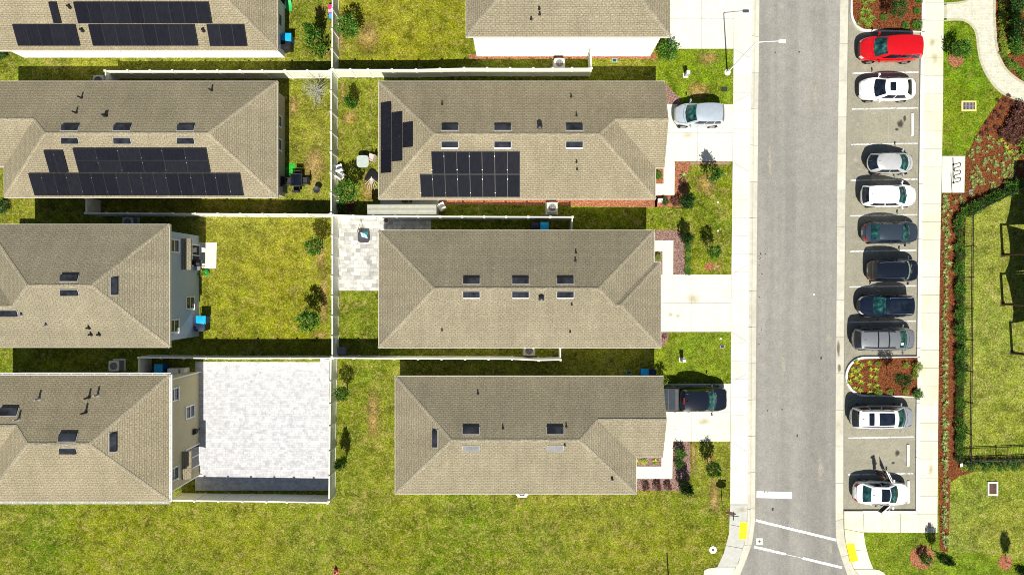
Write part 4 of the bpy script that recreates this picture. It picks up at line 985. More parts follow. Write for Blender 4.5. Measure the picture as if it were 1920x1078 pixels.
for sy in (1, -1):
    g = MB(); g.tube([(pt_.xcb - .1, sy * (pt_.W/2 + .05), .42), (pt_.xrr - .1, sy * (pt_.W/2 + .05), .42)], .05, 8); g.obj('side_step', M['chrome'], pt_.root, smooth=50, origin=False)
    g = MB(); g.tube([pt_.roofp(.05, sy * .8, .02), pt_.roofp(.14, sy * .72, .03)], .03, 6); g.obj('roof_lamp', M['chrome'], pt_.root, origin=False)
g = MB(); q = pt_.cab(0, 0, .95, .02); g.box(q, (.06, .5, .06)); g.obj('brake_lamp', M['red_lens'], pt_.root, origin=False)
# ================================================================ vegetation
def leafcloud(name, seed, nclump, nleaf, size, shape, mat, aspect=2.0, spread=.26):
    r = random.Random(seed); mb = MB()
    for c in range(nclump):
        while True:
            p = Vector((r.uniform(-1, 1), r.uniform(-1, 1), r.uniform(-1, 1)))
            if .12 < p.length < 1: break
        p = p.normalized() * (p.length ** .35) * r.uniform(.62, 1.02)
        if shape == 'ball': cc = Vector((p.x, p.y, .92 + p.z * .82)); sp_ = spread
        elif shape == 'cone':
            z = r.random() ** 1.35; rad = (1 - z) ** .75 * r.uniform(.35, 1.0); t = r.uniform(0, 6.283); cc = Vector((rad * math.cos(t), rad * math.sin(t), .06 + z * .94)); sp_ = spread * (.35 + .65 * (1 - z))
        elif shape == 'egg':
            z = r.random(); rad = (math.sin(math.pi * min(1, z * .88 + .12)) ** .8) * r.uniform(.3, 1.0); t = r.uniform(0, 6.283); cc = Vector((rad * math.cos(t), rad * math.sin(t), z)); sp_ = spread * .8
        for k in range(nleaf):
            o = Vector((r.gauss(0, 1), r.gauss(0, 1), r.gauss(0, 1) * .8)) * sp_ * .5; q = cc + o
            d = (Vector((q.x, q.y, q.z * .4)) * .8 + Vector((r.uniform(-1, 1), r.uniform(-1, 1), r.uniform(-.5, 1)))).normalized()
            s_ = d.cross(Vector((r.uniform(-1, 1), r.uniform(-1, 1), r.uniform(.2, 1)))).normalized(); L = size * r.uniform(.6, 1.35); w = L / aspect
            mb.add([q, q + d * L * .45 + s_ * w * .5, q + d * L, q + d * L * .45 - s_ * w * .5], [(0, 1, 2, 3)])
    return mb.mesh(name, mat)
def rosette(name, seed, n, mat, w=.16, up=.75, layers=2):
    r = random.Random(seed); mb = MB()
    for k in range(n):
        t = 6.283 * k / n + r.uniform(-.3, .3); e = r.uniform(.25, 1.1) if layers > 1 else .6; L = r.uniform(.75, 1.1)
        d = Vector((math.cos(t), math.sin(t), 0)); s_ = Vector((-d.y, d.x, 0)); pts = []
        for i in range(4):
            u = i / 3; rad = L * u * math.cos(e * (1 - .7 * u)); z = up * L * (math.sin(e) * u * 1.5 - .75 * u * u * math.sin(e)) + .04
            pts.append((d * rad + Vector((0, 0, z)), w * (.55, 1, .8, .05)[i]))
        b = len(mb.v)
        for p, ww in pts: mb.v += [tuple(p + s_ * ww / 2), tuple(p - s_ * ww / 2)]
        for i in range(3): mb.f.append((b + 2*i, b + 2*i + 1, b + 2*i + 3, b + 2*i + 2)); mb.m.append(0)
    return mb.mesh(name, mat)
def trunkmesh(name, seed, top, r0, limbs=5, spread=.5, mat='bark'):
    r = random.Random(seed); mb = MB(); pts = [Vector((0, 0, -.02))]
    for i in range(1, 6): pts.append(Vector((r.uniform(-.03, .03), r.uniform(-.03, .03), top * i / 5)))
    mb.tube(pts, [r0 * (1 - .75 * i / 5) for i in range(6)], 7)
    for k in range(limbs):
        t = r.uniform(0, 6.283); i = r.randint(2, 4); b = pts[i]; e = b + Vector((math.cos(t) * spread, math.sin(t) * spread, top * r.uniform(.12, .3)))
        mb.tube([b, b.lerp(e, .5) + Vector((0, 0, .04)), e], [r0 * .35, r0 * .22, r0 * .08], 5)
    return mb.mesh(name, M[mat], 40)
CROWN = {k: leafcloud('crown', *a) for k, a in {
    'ball': (1, 60, 26, .17, 'ball', M['leaf']), 'ball2': (2, 54, 24, .19, 'ball', M['leaf']), 'balld': (3, 70, 24, .15, 'ball', M['leaf_dark']),
    'cone': (4, 90, 22, .17, 'cone', M['leaf']), 'coned': (5, 80, 22, .18, 'cone', M['leaf_dark']), 'loose': (6, 46, 20, .20, 'cone', M['leaf'], 2.4, .34),
    'egg': (7, 70, 22, .19, 'egg', M['leaf']), 'eggd': (8, 80, 24, .17, 'egg', M['leaf_dark']), 'lime': (9, 40, 22, .20, 'ball', M['leaf_lime']),
    'purple': (10, 46, 22, .20, 'ball', M['leaf_purple'])}.items()}
ROS = {'var': rosette('foliage', 11, 20, M['leaf_var'], .15, .95), 'gold': rosette('foliage', 12, 18, M['leaf_yellow'], .26), 'lime': rosette('foliage', 13, 22, M['leaf_lime'], .15, 1.0),
       'green': rosette('foliage', 14, 20, M['leaf'], .22, .9), 'purple': rosette('foliage', 15, 16, M['leaf_purple'], .24), 'spiky': rosette('foliage', 16, 26, M['leaf_dark'], .13, 1.5)}
def mobj(name, me, parent=None, loc=(0, 0, 0), scale=None, rz=0):
    o = bpy.data.objects.new(name, me); COL.objects.link(o); o.parent = parent; o.location = loc; o.rotation_euler = (0, 0, rz)
    if scale is not None: o.scale = scale
    return o
TSEED = [0]
def tree(label, px, py, h, r, crown, c0=.12, name='tree', cat='tree', group=None, z=0.0, tr=.05):
    """c0: height fraction where the crown starts"""
    TSEED[0] += 1; p = P(px, py, z); root = thing(name, label, cat, p, 0, group)
    mobj('trunk', trunkmesh('trunk', TSEED[0], h * .85, tr, 5, r * .6), root)
    ch = h * (1 - c0); k = {'b': 1.75, 'c': 1.0, 'l': 1.0, 'e': 1.0, 'p': 1.75}[crown[0]] if crown != 'lime' else 1.75
    mobj('crown', CROWN[crown], root, (0, 0, h * c0), (r, r, ch / k), TSEED[0] * 1.7); return root
GT = 'young garden trees'
tree('tall loose green tree with a long pointed shadow, left of the back fence', 604, 86, 3.6, .95, 'loose', .05, group=GT)
tree('bushy round tree right against the back fence in the top lawn', 664, 70, 3.1, .86, 'ball', .38, group=GT)
tree('small slim green tree near the lit vinyl fence corner in the solar-roof yard', 665, 202, 2.3, .42, 'egg', .25, group=GT)
tree('broad bushy tree beside the white garden chairs and the back fence', 664, 366, 3.3, .80, 'ball2', .42, group=GT)
tree('loose spindly tree near the fence corner of the big empty back lawn', 605, 466, 3.0, .66, 'ball2', .45, group=GT)
tree('full dark-shadowed tree in the lower part of the big empty back lawn', 593, 597, 3.0, .84, 'ball', .36, group=GT)
tree('low bushy tree by the fence just below the two crossing fences', 652, 731, 2.5, .54, 'ball2', .35, group=GT)
tree('lollipop tree with a thin bare stem beside the white paver yard fence', 650.5, 857, 2.75, .42, 'egg', .30, group=GT, tr=.035)
tree('round leafy shrub at the corner of the tall cream wall and the driveway', 1247, 103, 2.0, .80, 'ball', .1, 'shrub', 'shrub')
tree('spreading young tree at the foot of the driveway with the silver car', 1326, 336, 2.9, .72, 'loose', .42, group=GT)
tree('dense dark evergreen shrub between the front walk and the lawn by the silver car house', 1284, 380, 1.8, .62, 'eggd', .04, 'shrub', 'shrub')
tree('dark evergreen shrub at the head of the pink stone bed of the middle house', 1283, 449, 1.9, .52, 'eggd', .05, 'shrub', 'shrub')
tree('young tree in a small pink stone ring in the middle front lawn', 1326.5, 473, 2.6, .54, 'ball', .36, group=GT, tr=.035)
tree('upright young tree in the front lawn of the pickup house, shadow touching the drive', 1327, 869, 2.6, .56, 'ball2', .22, group=GT, tr=.04)
tree('tall dark conical shrub at the end of the pickup house front bed', 1281, 907, 2.0, .58, 'eggd', .03, 'shrub', 'shrub')
tree('bright round shrub by the pickup house driveway edge', 1274, 846, .95, .46, 'ball', .02, 'shrub', 'shrub')
tree('smaller round shrub in the middle of the pickup house front bed', 1271, 868, .75, .34, 'ball2', .02, 'shrub', 'shrub')
tree('leafy bush at the roof corner beside the pickup bed', 1236, 709, 1.6, .46, 'lime', .02, 'shrub', 'shrub')
tree('glossy spreading tree on the mulch beside the curved garden path', 1784, 104, 2.0, .70, 'ball', .2, group=GT)
tree('trimmed diamond-shaped tree in the lower planting island', 1663, 704, 2.9, .56, 'balld', .42, group=GT, z=.02, tr=.035)
tree('trimmed dark tree in the upper planting island by the red car', 1663, 33, 2.3, .66, 'balld', .36, group=GT, z=.02, tr=.035)
tree('round shrub inside the horseshoe of red mulch at the bottom right', 1728, 1043, 1.0, .46, 'ball', .02, 'shrub', 'shrub')
tree('small dark tree between the mulch horseshoe and the planting strip', 1746, 1030, 2.6, .44, 'eggd', .36, group=GT, tr=.03)
tree('small tree in a round mulch ring at the right edge of the bottom lawn', 1886, 1052, 3.0, .46, 'eggd', .40, group=GT, tr=.03)
# pale bare tree
root = thing('bare_tree', 'pale leafless twiggy tree against the back fence', 'tree', P(601, 181)); rr = random.Random(5); mb = MB()
mb.tube([(0, 0, 0), (.02, .02, .7), (-.03, 0, 1.2)], [.05, .04, .025], 7); mb.obj('trunk', M['bare'], root, origin=False); mb = MB()
for k in range(90):
    t = rr.uniform(0, 6.283); e = rr.uniform(.1, 1.3); L = rr.uniform(.7, 1.35); b = Vector((0, 0, rr.uniform(.5, 1.3))); d = Vector((math.cos(t) * math.cos(e), math.sin(t) * math.cos(e), math.sin(e)))
    m1 = b + d * L * .5 + Vector((rr.uniform(-.1, .1), rr.uniform(-.1, .1), .06)); e1 = b + d * L + Vector((0, 0, -.12)); mb.tube([b, m1, e1], [.016, .011, .004], 4, cap=False)
    for j in range(2):
        q = m1.lerp(e1, rr.random()); mb.tube([q, q + Vector((rr.uniform(-.3, .3), rr.uniform(-.3, .3), rr.uniform(-.05, .25)))], [.008, .003], 4, cap=False)
mb.obj('crown', M['bare'], root, origin=False)
# small plants: one mesh each, copied
def plant(kind, px, py, r, label, group, z=.02, hs=.8, name='small_plant'):
    rr_ = random.Random(int(px * 31 + py * 17)); me = ROS.get(kind[2:]) if kind.startswith('r_') else CROWN[kind]
    s_ = r * rr_.uniform(.85, 1.15); o = mobj(name, me, None, P(px, py, z), (s_, s_, s_ * hs), rr_.uniform(0, 6.28)); tag(o, label, 'plant', group); return o
for x, y in ((302,220),(430,290),(600,240),(235,380),(290,445),(620,390),(750,400),(180,510),(385,535),(290,610),(620,550),(745,580),(150,670),(410,680),(600,740),(745,760),(270,820),(390,850),(605,910),(360,380)):
    plant('r_gold', 1580 + x / 12, 660 + y / 12, .27, 'small golden green rosette plant in the lower planting island', 'golden plants in the lower island')
for x, y, r in ((780,890,.26),(1050,880,.26),(1395,885,.25),(1400,290,.25),(780,260,.24)): plant('lime', 1580 + x / 12, 660 + y / 12, r, 'small round green plant on open mulch in the lower planting island', 'green plants in the lower island', hs=.6)
plant('lime', 1716.5, 688, .42, 'largest lime shrub in the lower island, at its upper kerb-side corner', None, hs=.7, name='shrub'); plant('ball', 1717, 739, .40, 'green shrub at the bottom corner of the lower planting island', None, hs=.7, name='shrub'); plant('lime', 1713, 703, .26, 'lime plant beside the trimmed tree of the lower island', None, hs=.7, name='shrub')
rr = random.Random(3)
for k in range(16): plant('r_lime', 1609 + rr.random() * 27, 19 + rr.random() * 33, .27, 'lime grassy tuft in the thick clump of the upper planting island', 'grassy tufts in the upper island')
for k in range(6): plant('r_lime', 1611 + rr.random() * 24, -2 + rr.random() * 12, .24, 'lime grassy tuft in the thick clump of the upper planting island', 'grassy tufts in the upper island')
for x, y, r in ((1655,34,.26),(1696.5,50,.27),(1717.5,49,.34),(1718,23,.27),(1722,3,.26)): plant('ball2', x, y, r, 'small round green plant on open mulch in the upper planting island', 'green plants in the upper island', hs=.6)
for k in range(84):
    y = 372 + k * 7.8; x = 1773.0 + rr.gauss(0, 2.2) - (y - 372) * .004
    if y < 1030: plant('r_var', x, y + rr.uniform(-3, 3), rr.uniform(.17, .36), 'pale variegated ground cover plant in the strip along the sidewalk', 'ground cover along the sidewalk')
for k in range(150):
    x, y = rr.uniform(1812, 1915), rr.uniform(255, 372)
    if y < 392 - (x - 1812) * .42 and x > 1818 + max(0, 285 - y) * .55 and y < 372 - (x - 1812) * .20: plant('r_var', x, y, rr.uniform(.14, .24), 'pale variegated ground cover plant on the slope beside the bike rack', 'ground cover beside the bike rack')
for x, y in ((1770,372),(1790,378),(1776,385),(1800,372),(1803,380),(1806,388),(1782,396),(1768,398)): plant('r_var', x, y, .22, 'pale variegated ground cover plant at the foot of the bike rack pad', 'ground cover below the bike rack')
for x, y in ((1900,311),(1876,263),(1903,298),(1886,278),(1884,330),(1893,287)): plant('r_gold', x, y, .26, 'golden leafed plant in the bed near the right edge', 'golden plants near the right edge')
for x, y in ((1890,181),(1884,190),(1896,195),(1866,213),(1859,223),(1850,232),(1878,205),(1902,204),(1874,220),(1870,190),(1912,200),(1866,240),(1850,246),(1840,252)): plant('purple', x, y, .17, 'tiny dark burgundy plant on the mulch below the curved path', 'tiny burgundy plants', hs=.7)
for x, y, r in ((1893,238,.55),(1906,222,.6),(1880,252,.45),(1912,248,.6),(1897,262,.5),(1912,205,.5)): plant('purple', x, y, r, 'large burgundy shrub in the dense group at the right edge', 'burgundy shrubs at the right edge', hs=.75, name='shrub')
for x, y in ((1917,272),(1919,288)): plant('lime', x, y, .5, 'bright green shrub at the right edge below the burgundy shrubs', 'bright shrubs at the right edge', hs=.7, name='shrub')
for k in range(9): plant('lime', 1876 + (k > 6) * 3, 3 + k * 12.5, .29, 'lime clipped plant in the row right of the curved path', 'lime plants right of the path', hs=.6)
for k in range(6): plant('r_gold', 1887 + (k % 2) * 2, 12 + k * 17, .27, 'golden flowering plant behind the lime row by the path', 'golden plants right of the path')
for k in range(10): plant('ball' if k % 2 else 'ball2', 1897 + (k % 2) * 3, 0 + k * 11, .42, 'clipped green hedge shrub in the upper right corner', 'hedge shrubs in the upper right corner', hs=.9, name='hedge_shrub')
tree('dark leafy tree filling the upper right corner behind the hedge', 1893, 75, 3.4, 1.0, 'balld', .2, group=GT); tree('dark leafy tree at the right edge beside the garden path hedge', 1890, 20, 3.2, .95, 'balld', .2, group=GT)
for k in range(7): plant('lime' if k % 2 else 'ball', 1886 + k * 6, 116 + k * 5 + rr.uniform(-4, 4), .3, 'low green plant above the bend of the curved path', 'low plants at the path bend', hs=.6)
for k in range(8):
    t = k / 7; plant(('ball', 'ball2', 'balld')[k % 3], 1905 - 97 * t, 349 + 48 * t, .46, 'green hedge shrub along the slanting black fence', 'hedge along the slanting fence', hs=.95, name='hedge_shrub')
for k in range(33):
    y = 408 + k * 14.0 + rr.uniform(-3, 3); plant(('ball', 'ball2', 'balld')[k % 3], 1795.5 + rr.uniform(-2.5, 2.5), y, rr.uniform(.30, .44), 'dark green hedge shrub along the straight black fence', 'hedge along the straight fence', hs=.95, name='hedge_shrub')
for k in range(11): plant('r_spiky', 1809 + k * 11 + rr.uniform(-2, 2), 866 + rr.uniform(-1.5, 1.5), .36, 'dark spiky plant just below the bottom black fence', 'spiky plants below the fence', hs=1.3)
for k in range(9): plant('ball' if k % 2 else 'lime', 1804 + k * 13.5, 876.5 + rr.uniform(-1.5, 1.5), .30, 'low green shrub in front of the spiky plants', 'low shrubs below the fence', hs=.6)
for x, y in ((1194,866),(1207,865),(1228,865)): plant('r_gold', x, y, .30, 'golden plant in the small bed under the pickup house roof edge', 'golden plants by the pickup house walk')
for x in (1209, 1231, 1251): plant('purple', x, 911, .30, 'dark plant in the pink stone bed along the lawn of the pickup house', 'dark plants in the pink bed', hs=.9)
plant('r_gold', 1244, 181, .34, 'bright yellow plant at the garage corner of the silver car house', None); plant('ball2', 1233, 330, .30, 'small green plant in the bed beside the front walk of the silver car house', None, hs=.7)
plant('r_var', 1281, 330, .40, 'variegated grassy plant in the red bed near the driveway', None, name='shrub'); plant('purple', 1279, 343, .30, 'burgundy plant below the variegated one in the red bed', None, hs=.7)
plant('balld', 1245, 379, .34, 'dark shrub beside the white box below the front walk', None, hs=.9, name='shrub'); plant('purple', 1266, 379, .32, 'bronze shrub right of the dark one below the front walk', None, hs=.8, name='shrub')
plant('lime', 1233, 483, .30, 'green plant between the walk and the wall of the middle house', None, hs=.7)
for k in range(5): plant('lime' if k % 2 else 'ball2', 1289.5, 467 + k * 10.5, .27, 'low green shrub in the row edging the middle house lawn', 'low shrubs edging the middle lawn', hs=.6)
plant('r_purple', 1246, 631, .25, 'burgundy plant in the corner bed below the middle driveway', None)
plant('ball', 640, 388, .4, 'leafy plant in the shaded corner beside the red watering can', None, hs=.7); plant('purple', 659, 389, .35, 'dark flowering plant in the shaded corner by the long shed', None, hs=.7)
for k in range(14): plant('lime', 835 + k * 13 + rr.uniform(-3, 3), 393 + rr.uniform(-2.5, 2.5), .17, 'small plant in the shaded strip south of the solar-roof house', 'small plants in the shaded side strip', hs=.6)
for x, y in ((3,104),(10,390)): plant('balld', x, y, .55, 'dark shrub at the left edge of the photo', 'dark shrubs at the left edge', hs=.8, name='shrub')
# ================================================================ air conditioners, bins, furniture
def ac(label, px, py):
    root = thing('air_conditioner', label, 'air conditioner', P(px, py, .82) * 1.0); root.location.z = 0
    mb = MB(); mb.box((0, 0, .04), (.95, .95, .08)); mb.obj('pad', M['concrete'], root, origin=False)
    mb = MB(); mb.box((0, 0, .43), (.70, .70, .68))
    for k in range(9):
        z = .14 + k * .07
        for a in range(4): mb.box(Matrix.Rotation(a * math.pi / 2, 3, 'Z') @ Vector((.355, 0, z)), (.02, .64, .03), a * math.pi / 2)
    mb.obj('casing', M['pipe'], root, origin=False)
    mb = MB(); n = 24; sq = []
    for k in range(n):
        t = 6.283 * k / n; c_, s_ = math.cos(t), math.sin(t); q = .40 / max(abs(c_), abs(s_)) ** .8; sq.append((q * c_, q * s_))
    vs = [(x, y, .80) for x, y in sq] + [(.285 * math.cos(6.283 * k / n), .285 * math.sin(6.283 * k / n), .83) for k in range(n)] + [(x, y, .74) for x, y in sq]
    mb.add(vs, [(k, (k+1) % n, n + (k+1) % n, n + k) for k in range(n)] + [(2*n + k, 2*n + (k+1) % n, (k+1) % n, k) for k in range(n)]); mb.obj('top_cover', M['ac'], root, smooth=40, origin=False)
    mb = MB(); mb.lathe([(.29, .70), (.0, .70)], 24); mb.obj('fan_well', M['black'], root, origin=False)
    mb = MB()
    for k in range(4):
        t = 6.283 * k / 4 + .4; mb.add([(0, 0, .735), (.25 * math.cos(t), .25 * math.sin(t), .73), (.25 * math.cos(t + .8), .25 * math.sin(t + .8), .76)], [(0, 1, 2)])
    mb.lathe([(.07, .73), (.06, .78), (0, .79)], 12); mb.obj('fan', M['steel'], root, origin=False)
    mb = MB()
    for rad in (.08, .14, .20, .26): mb.tube([(rad * math.cos(6.283 * k / 20), rad * math.sin(6.283 * k / 20), .835) for k in range(21)], .006, 4, cap=False)
    for k in range(6): t = 6.283 * k / 6; mb.tube([(.05 * math.cos(t), .05 * math.sin(t), .835), (.29 * math.cos(t), .29 * math.sin(t), .832)], .006, 4)
    mb.obj('grille', M['dark'], root, origin=False)
ac('square air conditioner inside the fence return under the tall sunlit wall', 1049, 119)
ac('air conditioner on the red stone strip south of the solar-roof house', 1035.5, 389)
ac('air conditioner inside the fence return behind the middle house', 992, 657)
ac('air conditioner half under the south eave of the pickup house', 979, 922.5)
ac('shaded air conditioner at the north eave of the blue-grey house', 239, 417)
ac('shaded air conditioner at the north wall of the white-guttered house', 213, 686)
ac('air conditioner hidden under the north eave of the taupe-walled house', 184, 151)
MB_blue = plain('blue_bin_plastic', (.004, .085, .36), .45); MB_lid = plain('glint_blue_lid', (.01, .33, .66), .35)  # lid blue is brightened: the sun glint is put into its colour
MB_navy = plain('navy_bin_plastic', (.012, .02, .045), .5); MB_blk = plain('black_bin_plastic', (.012, .012, .014), .5)
def wheelie(label, px, py, rz, body, lid, s=1.0):
    root = thing('wheeled_bin', label, 'bin', (0, 0, 0), rz); p = P(px, py, 1.0); root.location = (p.x, p.y, 0); root.scale = (s, s, s)
    mb = MB(); mb.box((0, 0, .53), (.48, .56, .92), taper=1.18); mb.box((0, 0, .97), (.60, .69, .05)); mb.obj('body', body, root, origin=False)
    mb = MB(); mb.grid(lambda u, v: ((u - .5) * .62, (v - .5) * .72, 1.0 + .07 * math.sin(math.pi * v) * (1 - .5 * (2*u-1)**2)), 6, 8); mb.box((0, 0, 1.0), (.63, .73, .03)); mb.obj('lid', lid, root, smooth=40, origin=False)
    for sx in (-1, 1):
        mb = MB(); n = 16
        vs = [(sx * .27 + o, -.30 + .13 * math.cos(6.283*k/n), .13 + .13 * math.sin(6.283*k/n)) for o in (-.03, .03) for k in range(n)]
        mb.add(vs, [(k, (k+1) % n, n + (k+1) % n, n + k) for k in range(n)] + [tuple(range(n))[::-1], tuple(range(n, 2*n))]); mb.obj('wheel', M['tyre'], root, smooth=40, origin=False)
    mb = MB(); mb.tube([(-.24, -.36, .98), (-.24, -.44, 1.0), (.24, -.44, 1.0), (.24, -.36, .98)], .02, 6); mb.obj('handle', body, root, smooth=40, origin=False)
wheelie('bright blue bin against the grey end wall of the five-array solar house', 537, 70.5, R(-90), MB_blue, MB_lid)
wheelie('black bin against the grey end wall beside the bright blue one', 535.5, 84.5, R(-90), MB_blk, MB_blk)
wheelie('bright blue bin at the back wall of the blue-grey house', 376.5, 600, R(-90), MB_blue, MB_lid)
wheelie('navy bin at the back wall just below the bright blue one', 375.5, 613.5, R(-90), MB_navy, MB_navy)
wheelie('blue bin in the fenced corner beside the white cabinets', 297, 691.5, 0, MB_blue, MB_lid)
wheelie('blue bin in the narrow dark side passage of the middle house', 1021, 425.5, 0, MB_blue, MB_lid)
wheelie('dark bin left of the blue one in the narrow side passage', 1003.5, 425.5, 0, MB_blk, MB_navy)
wheelie('blue bin under the north eave of the pickup house', 1209.5, 700.5, 0, MB_blue, MB_lid)
wheelie('dark bin right of the blue one under the pickup house eave', 1222.5, 701, 0, MB_navy, MB_navy)
def simple(name, label, cat, px, py, parts, rz=0, z=0.0, group=None, zt=0.0):
    """parts: list of (name, material, builder)"""
    p = P(px, py, zt); root = thing(name, label, cat, (p.x, p.y, z), rz, group)
    for nm, mt, fn in parts:
        mb = MB(); fn(mb); mb.obj(nm, M[mt] if isinstance(mt, str) else mt, root, smooth=40, origin=False)
    return root
def B(c, s, **k): return lambda mb: mb.box(c, s, **k)
def chair(label, px, py, rz, mat, group=None):
    def legs(mb):
        for x in (-1, 1):
            mb.tube([(x * .25, .24, 0), (x * .25, .22, .62), (x * .25, -.22, .62)], .02, 6); mb.tube([(x * .25, -.28, 0), (x * .25, -.22, .45), (x * .25, -.30, .9)], .02, 6)
    return simple('garden_chair', label, 'chair', px, py, [('seat', mat, B((0, 0, .43), (.50, .50, .05))), ('backrest', mat, lambda mb: mb.box((0, -.28, .70), (.50, .05, .50), mat=Matrix.Rotation(R(-9), 3, 'X'))), ('frame', mat, legs)], rz, group=group)
GD = 'dark dining chairs in the left yard'
simple('dining_table', 'dark glass-topped outdoor table between four dark chairs', 'table', 561, 340, [('table_top', M['tint'], B((0, 0, .72), (.86, .86, .03))), ('rim', 'dark', lambda mb: [mb.box(Matrix.Rotation(a * math.pi/2, 3, 'Z') @ Vector((.44, 0, .72)), (.04, .92, .05), a * math.pi/2) for a in range(4)]),
    *[('leg', 'dark', (lambda x, y: lambda mb: mb.tube([(x, y, .7), (x * 1.05, y * 1.05, 0)], .025, 6))(x, y)) for x in (-.36, .36) for y in (-.36, .36)]])
chair('dark chair on the north side of the outdoor table, with the longest shadow', 563.5, 330, R(180), 'dark', GD); chair('dark chair on the east side of the outdoor table', 576.5, 342, R(90), 'dark', GD)
chair('dark chair on the south side of the outdoor table', 560.5, 355, 0, 'dark', GD); chair('dark chair on the west side of the outdoor table', 547.5, 342.5, R(-90), 'dark', GD)
simple('fire_bowl', 'small dark fire bowl on a stand right of the dining set', 'fire bowl', 598, 358, [('bowl', 'dark', lambda mb: mb.lathe([(.06, .42), (.22, .5), (.27, .62), (.24, .62), (.05, .47), (0, .46)], 18)),
    ('stand', 'steel', lambda mb: [mb.tube([(.12 * math.cos(a), .12 * math.sin(a), .46), (.26 * math.cos(a), .26 * math.sin(a), 0)], .014, 5) for a in (.3, 2.4, 4.5)]), ('poker', 'dark', lambda mb: mb.tube([(.1, .1, .6), (.16, .3, 1.0)], .014, 5))])
simple('play_mat', 'bright green play mat on the lawn by the taupe wall', 'mat', 546, 318, [('mat', plain('green_mat', (.02, .30, .015), .8, var=.4, scale=6), lambda mb: mb.prism([(-.34, -.5), (.2, -.46), (.34, .1), (.3, .5), (-.2, .44), (-.36, .2)], 0, .03))])
simple('storage_box', 'dark storage box with blue and white lid stripes against the taupe wall', 'box', 528, 347, [('body', MB_navy, B((0, 0, .5), (.55, 1.15, 1.0))), ('lid', MB_lid, B((-.12, .30, 1.02), (.3, .5, .05))), ('lid', 'white', B((-.12, -.26, 1.02), (.3, .56, .05))), ('lid', 'black', B((.16, 0, 1.02), (.22, 1.15, .05)))], zt=.5)
simple('glass_table', 'pale glass garden table with rounded corners near the solar-roof house', 'table', 684, 306, [('table_top', plain('frosted_glass', (.36, .42, .38), .2, var=.1), lambda mb: mb.prism([( .46 * sp(math.cos(6.283*k/28), .5), .46 * sp(math.sin(6.283*k/28), .5)) for k in range(28)], .68, .71)),
    *[('leg', 'dark', (lambda a: lambda mb: mb.tube([(.3 * math.cos(a), .3 * math.sin(a), .68), (.38 * math.cos(a), .38 * math.sin(a), 0)], .02, 6))(a)) for a in (.78, 2.36, 3.93, 5.5)]])
simple('garden_arch', 'thin black tubular frame beside the glass garden table', 'frame', 690, 291, [('frame', 'black', lambda mb: mb.tube([(-.42, -.25, 0), (-.42, -.05, .5), (-.36, .22, .62), (.3, .26, .62), (.38, .1, .5), (.38, -.2, 0)], .022, 6))])
pinkish = plain('pale_pink_plastic', (.52, .42, .36), .5)
chair('pale slatted chair right of the glass garden table', 699, 298, R(70), pinkish)
chair('cream plastic chair by the back fence, left of the broad tree', 639, 317, R(20), 'white'); chair('cream plastic chair further from the fence corner, with a folded seat', 642.5, 331, R(-35), 'cream_wall')
def ribs(mb):
    for k in range(7): a = R(-150 + k * 20); mb.tube([(0, .42, .30), (.62 * math.cos(a), .42 + .95 * math.sin(a), .12)], [.03, .016], 5)
def canopy_(mb):
    pts = [(.72 * math.cos(R(-60 + k * 30 + 0)) * .8, .45 + .8 * abs(math.sin(R(15 + k * 30))) , 0) for k in range(8)]
    rim = [Vector((-.62, .28, .06)), Vector((-.42, .72, .12)), Vector((-.08, 1.18, .10)), Vector((.22, 1.02, .14)), Vector((.5, .7, .10)), Vector((.60, .25, .06)), Vector((.2, .2, .05)), Vector((-.3, .22, .05))]
    top = Vector((0, .5, .40)); mb.add([top] + rim, [(0, i + 1, (i + 1) % 8 + 1)[::-1] for i in range(8)] + [tuple(range(1, 9))])
simple('patio_umbrella', 'tipped-over black patio umbrella with splayed pale ribs', 'umbrella', 698, 345, [('canopy', 'black', canopy_), ('rib', pinkish, ribs), ('pole', pinkish, lambda mb: mb.tube([(0, .5, .38), (.05, .1, .2), (.1, -.1, .05)], .025, 6))])
simple('watering_can', 'red watering can in the shaded fence corner', 'watering can', 651, 384, [('body', plain('red_plastic', (.40, .01, .02), .4), lambda mb: mb.lathe([(.13, 0), (.15, .05), (.13, .3), (.09, .33), (0, .33)], 16)), ('spout', plain('red_plastic_spout', (.40, .01, .02), .4), lambda mb: mb.tube([(.1, 0, .1), (.26, .06, .36)], [.03, .02], 6)), ('handle', 'red_lens', lambda mb: mb.tube([(-.12, 0, .1), (-.22, 0, .25), (-.08, 0, .36)], .018, 6))], zt=.3)
def pot(label, px, py, mat, r=.17): simple('flower_pot', label, 'pot', px, py, [('pot', mat, lambda mb: mb.lathe([(r * .7, 0), (r, .28), (r * 1.08, .28), (r * 1.08, .33), (r * .9, .33), (r * .85, .26), (0, .26)], 16)), ('soil', 'bark', lambda mb: mb.lathe([(r * .86, .27), (0, .28)], 16))], zt=.3)
pot('white flower pot tucked in the corner where the back fences meet', 627, 398, 'white'); pot('pale flower pot at the back fence under the broad tree', 633, 373, 'white'); pot('white round pot at the end of the dark side passage', 724.5, 413.5, 'white', .2)
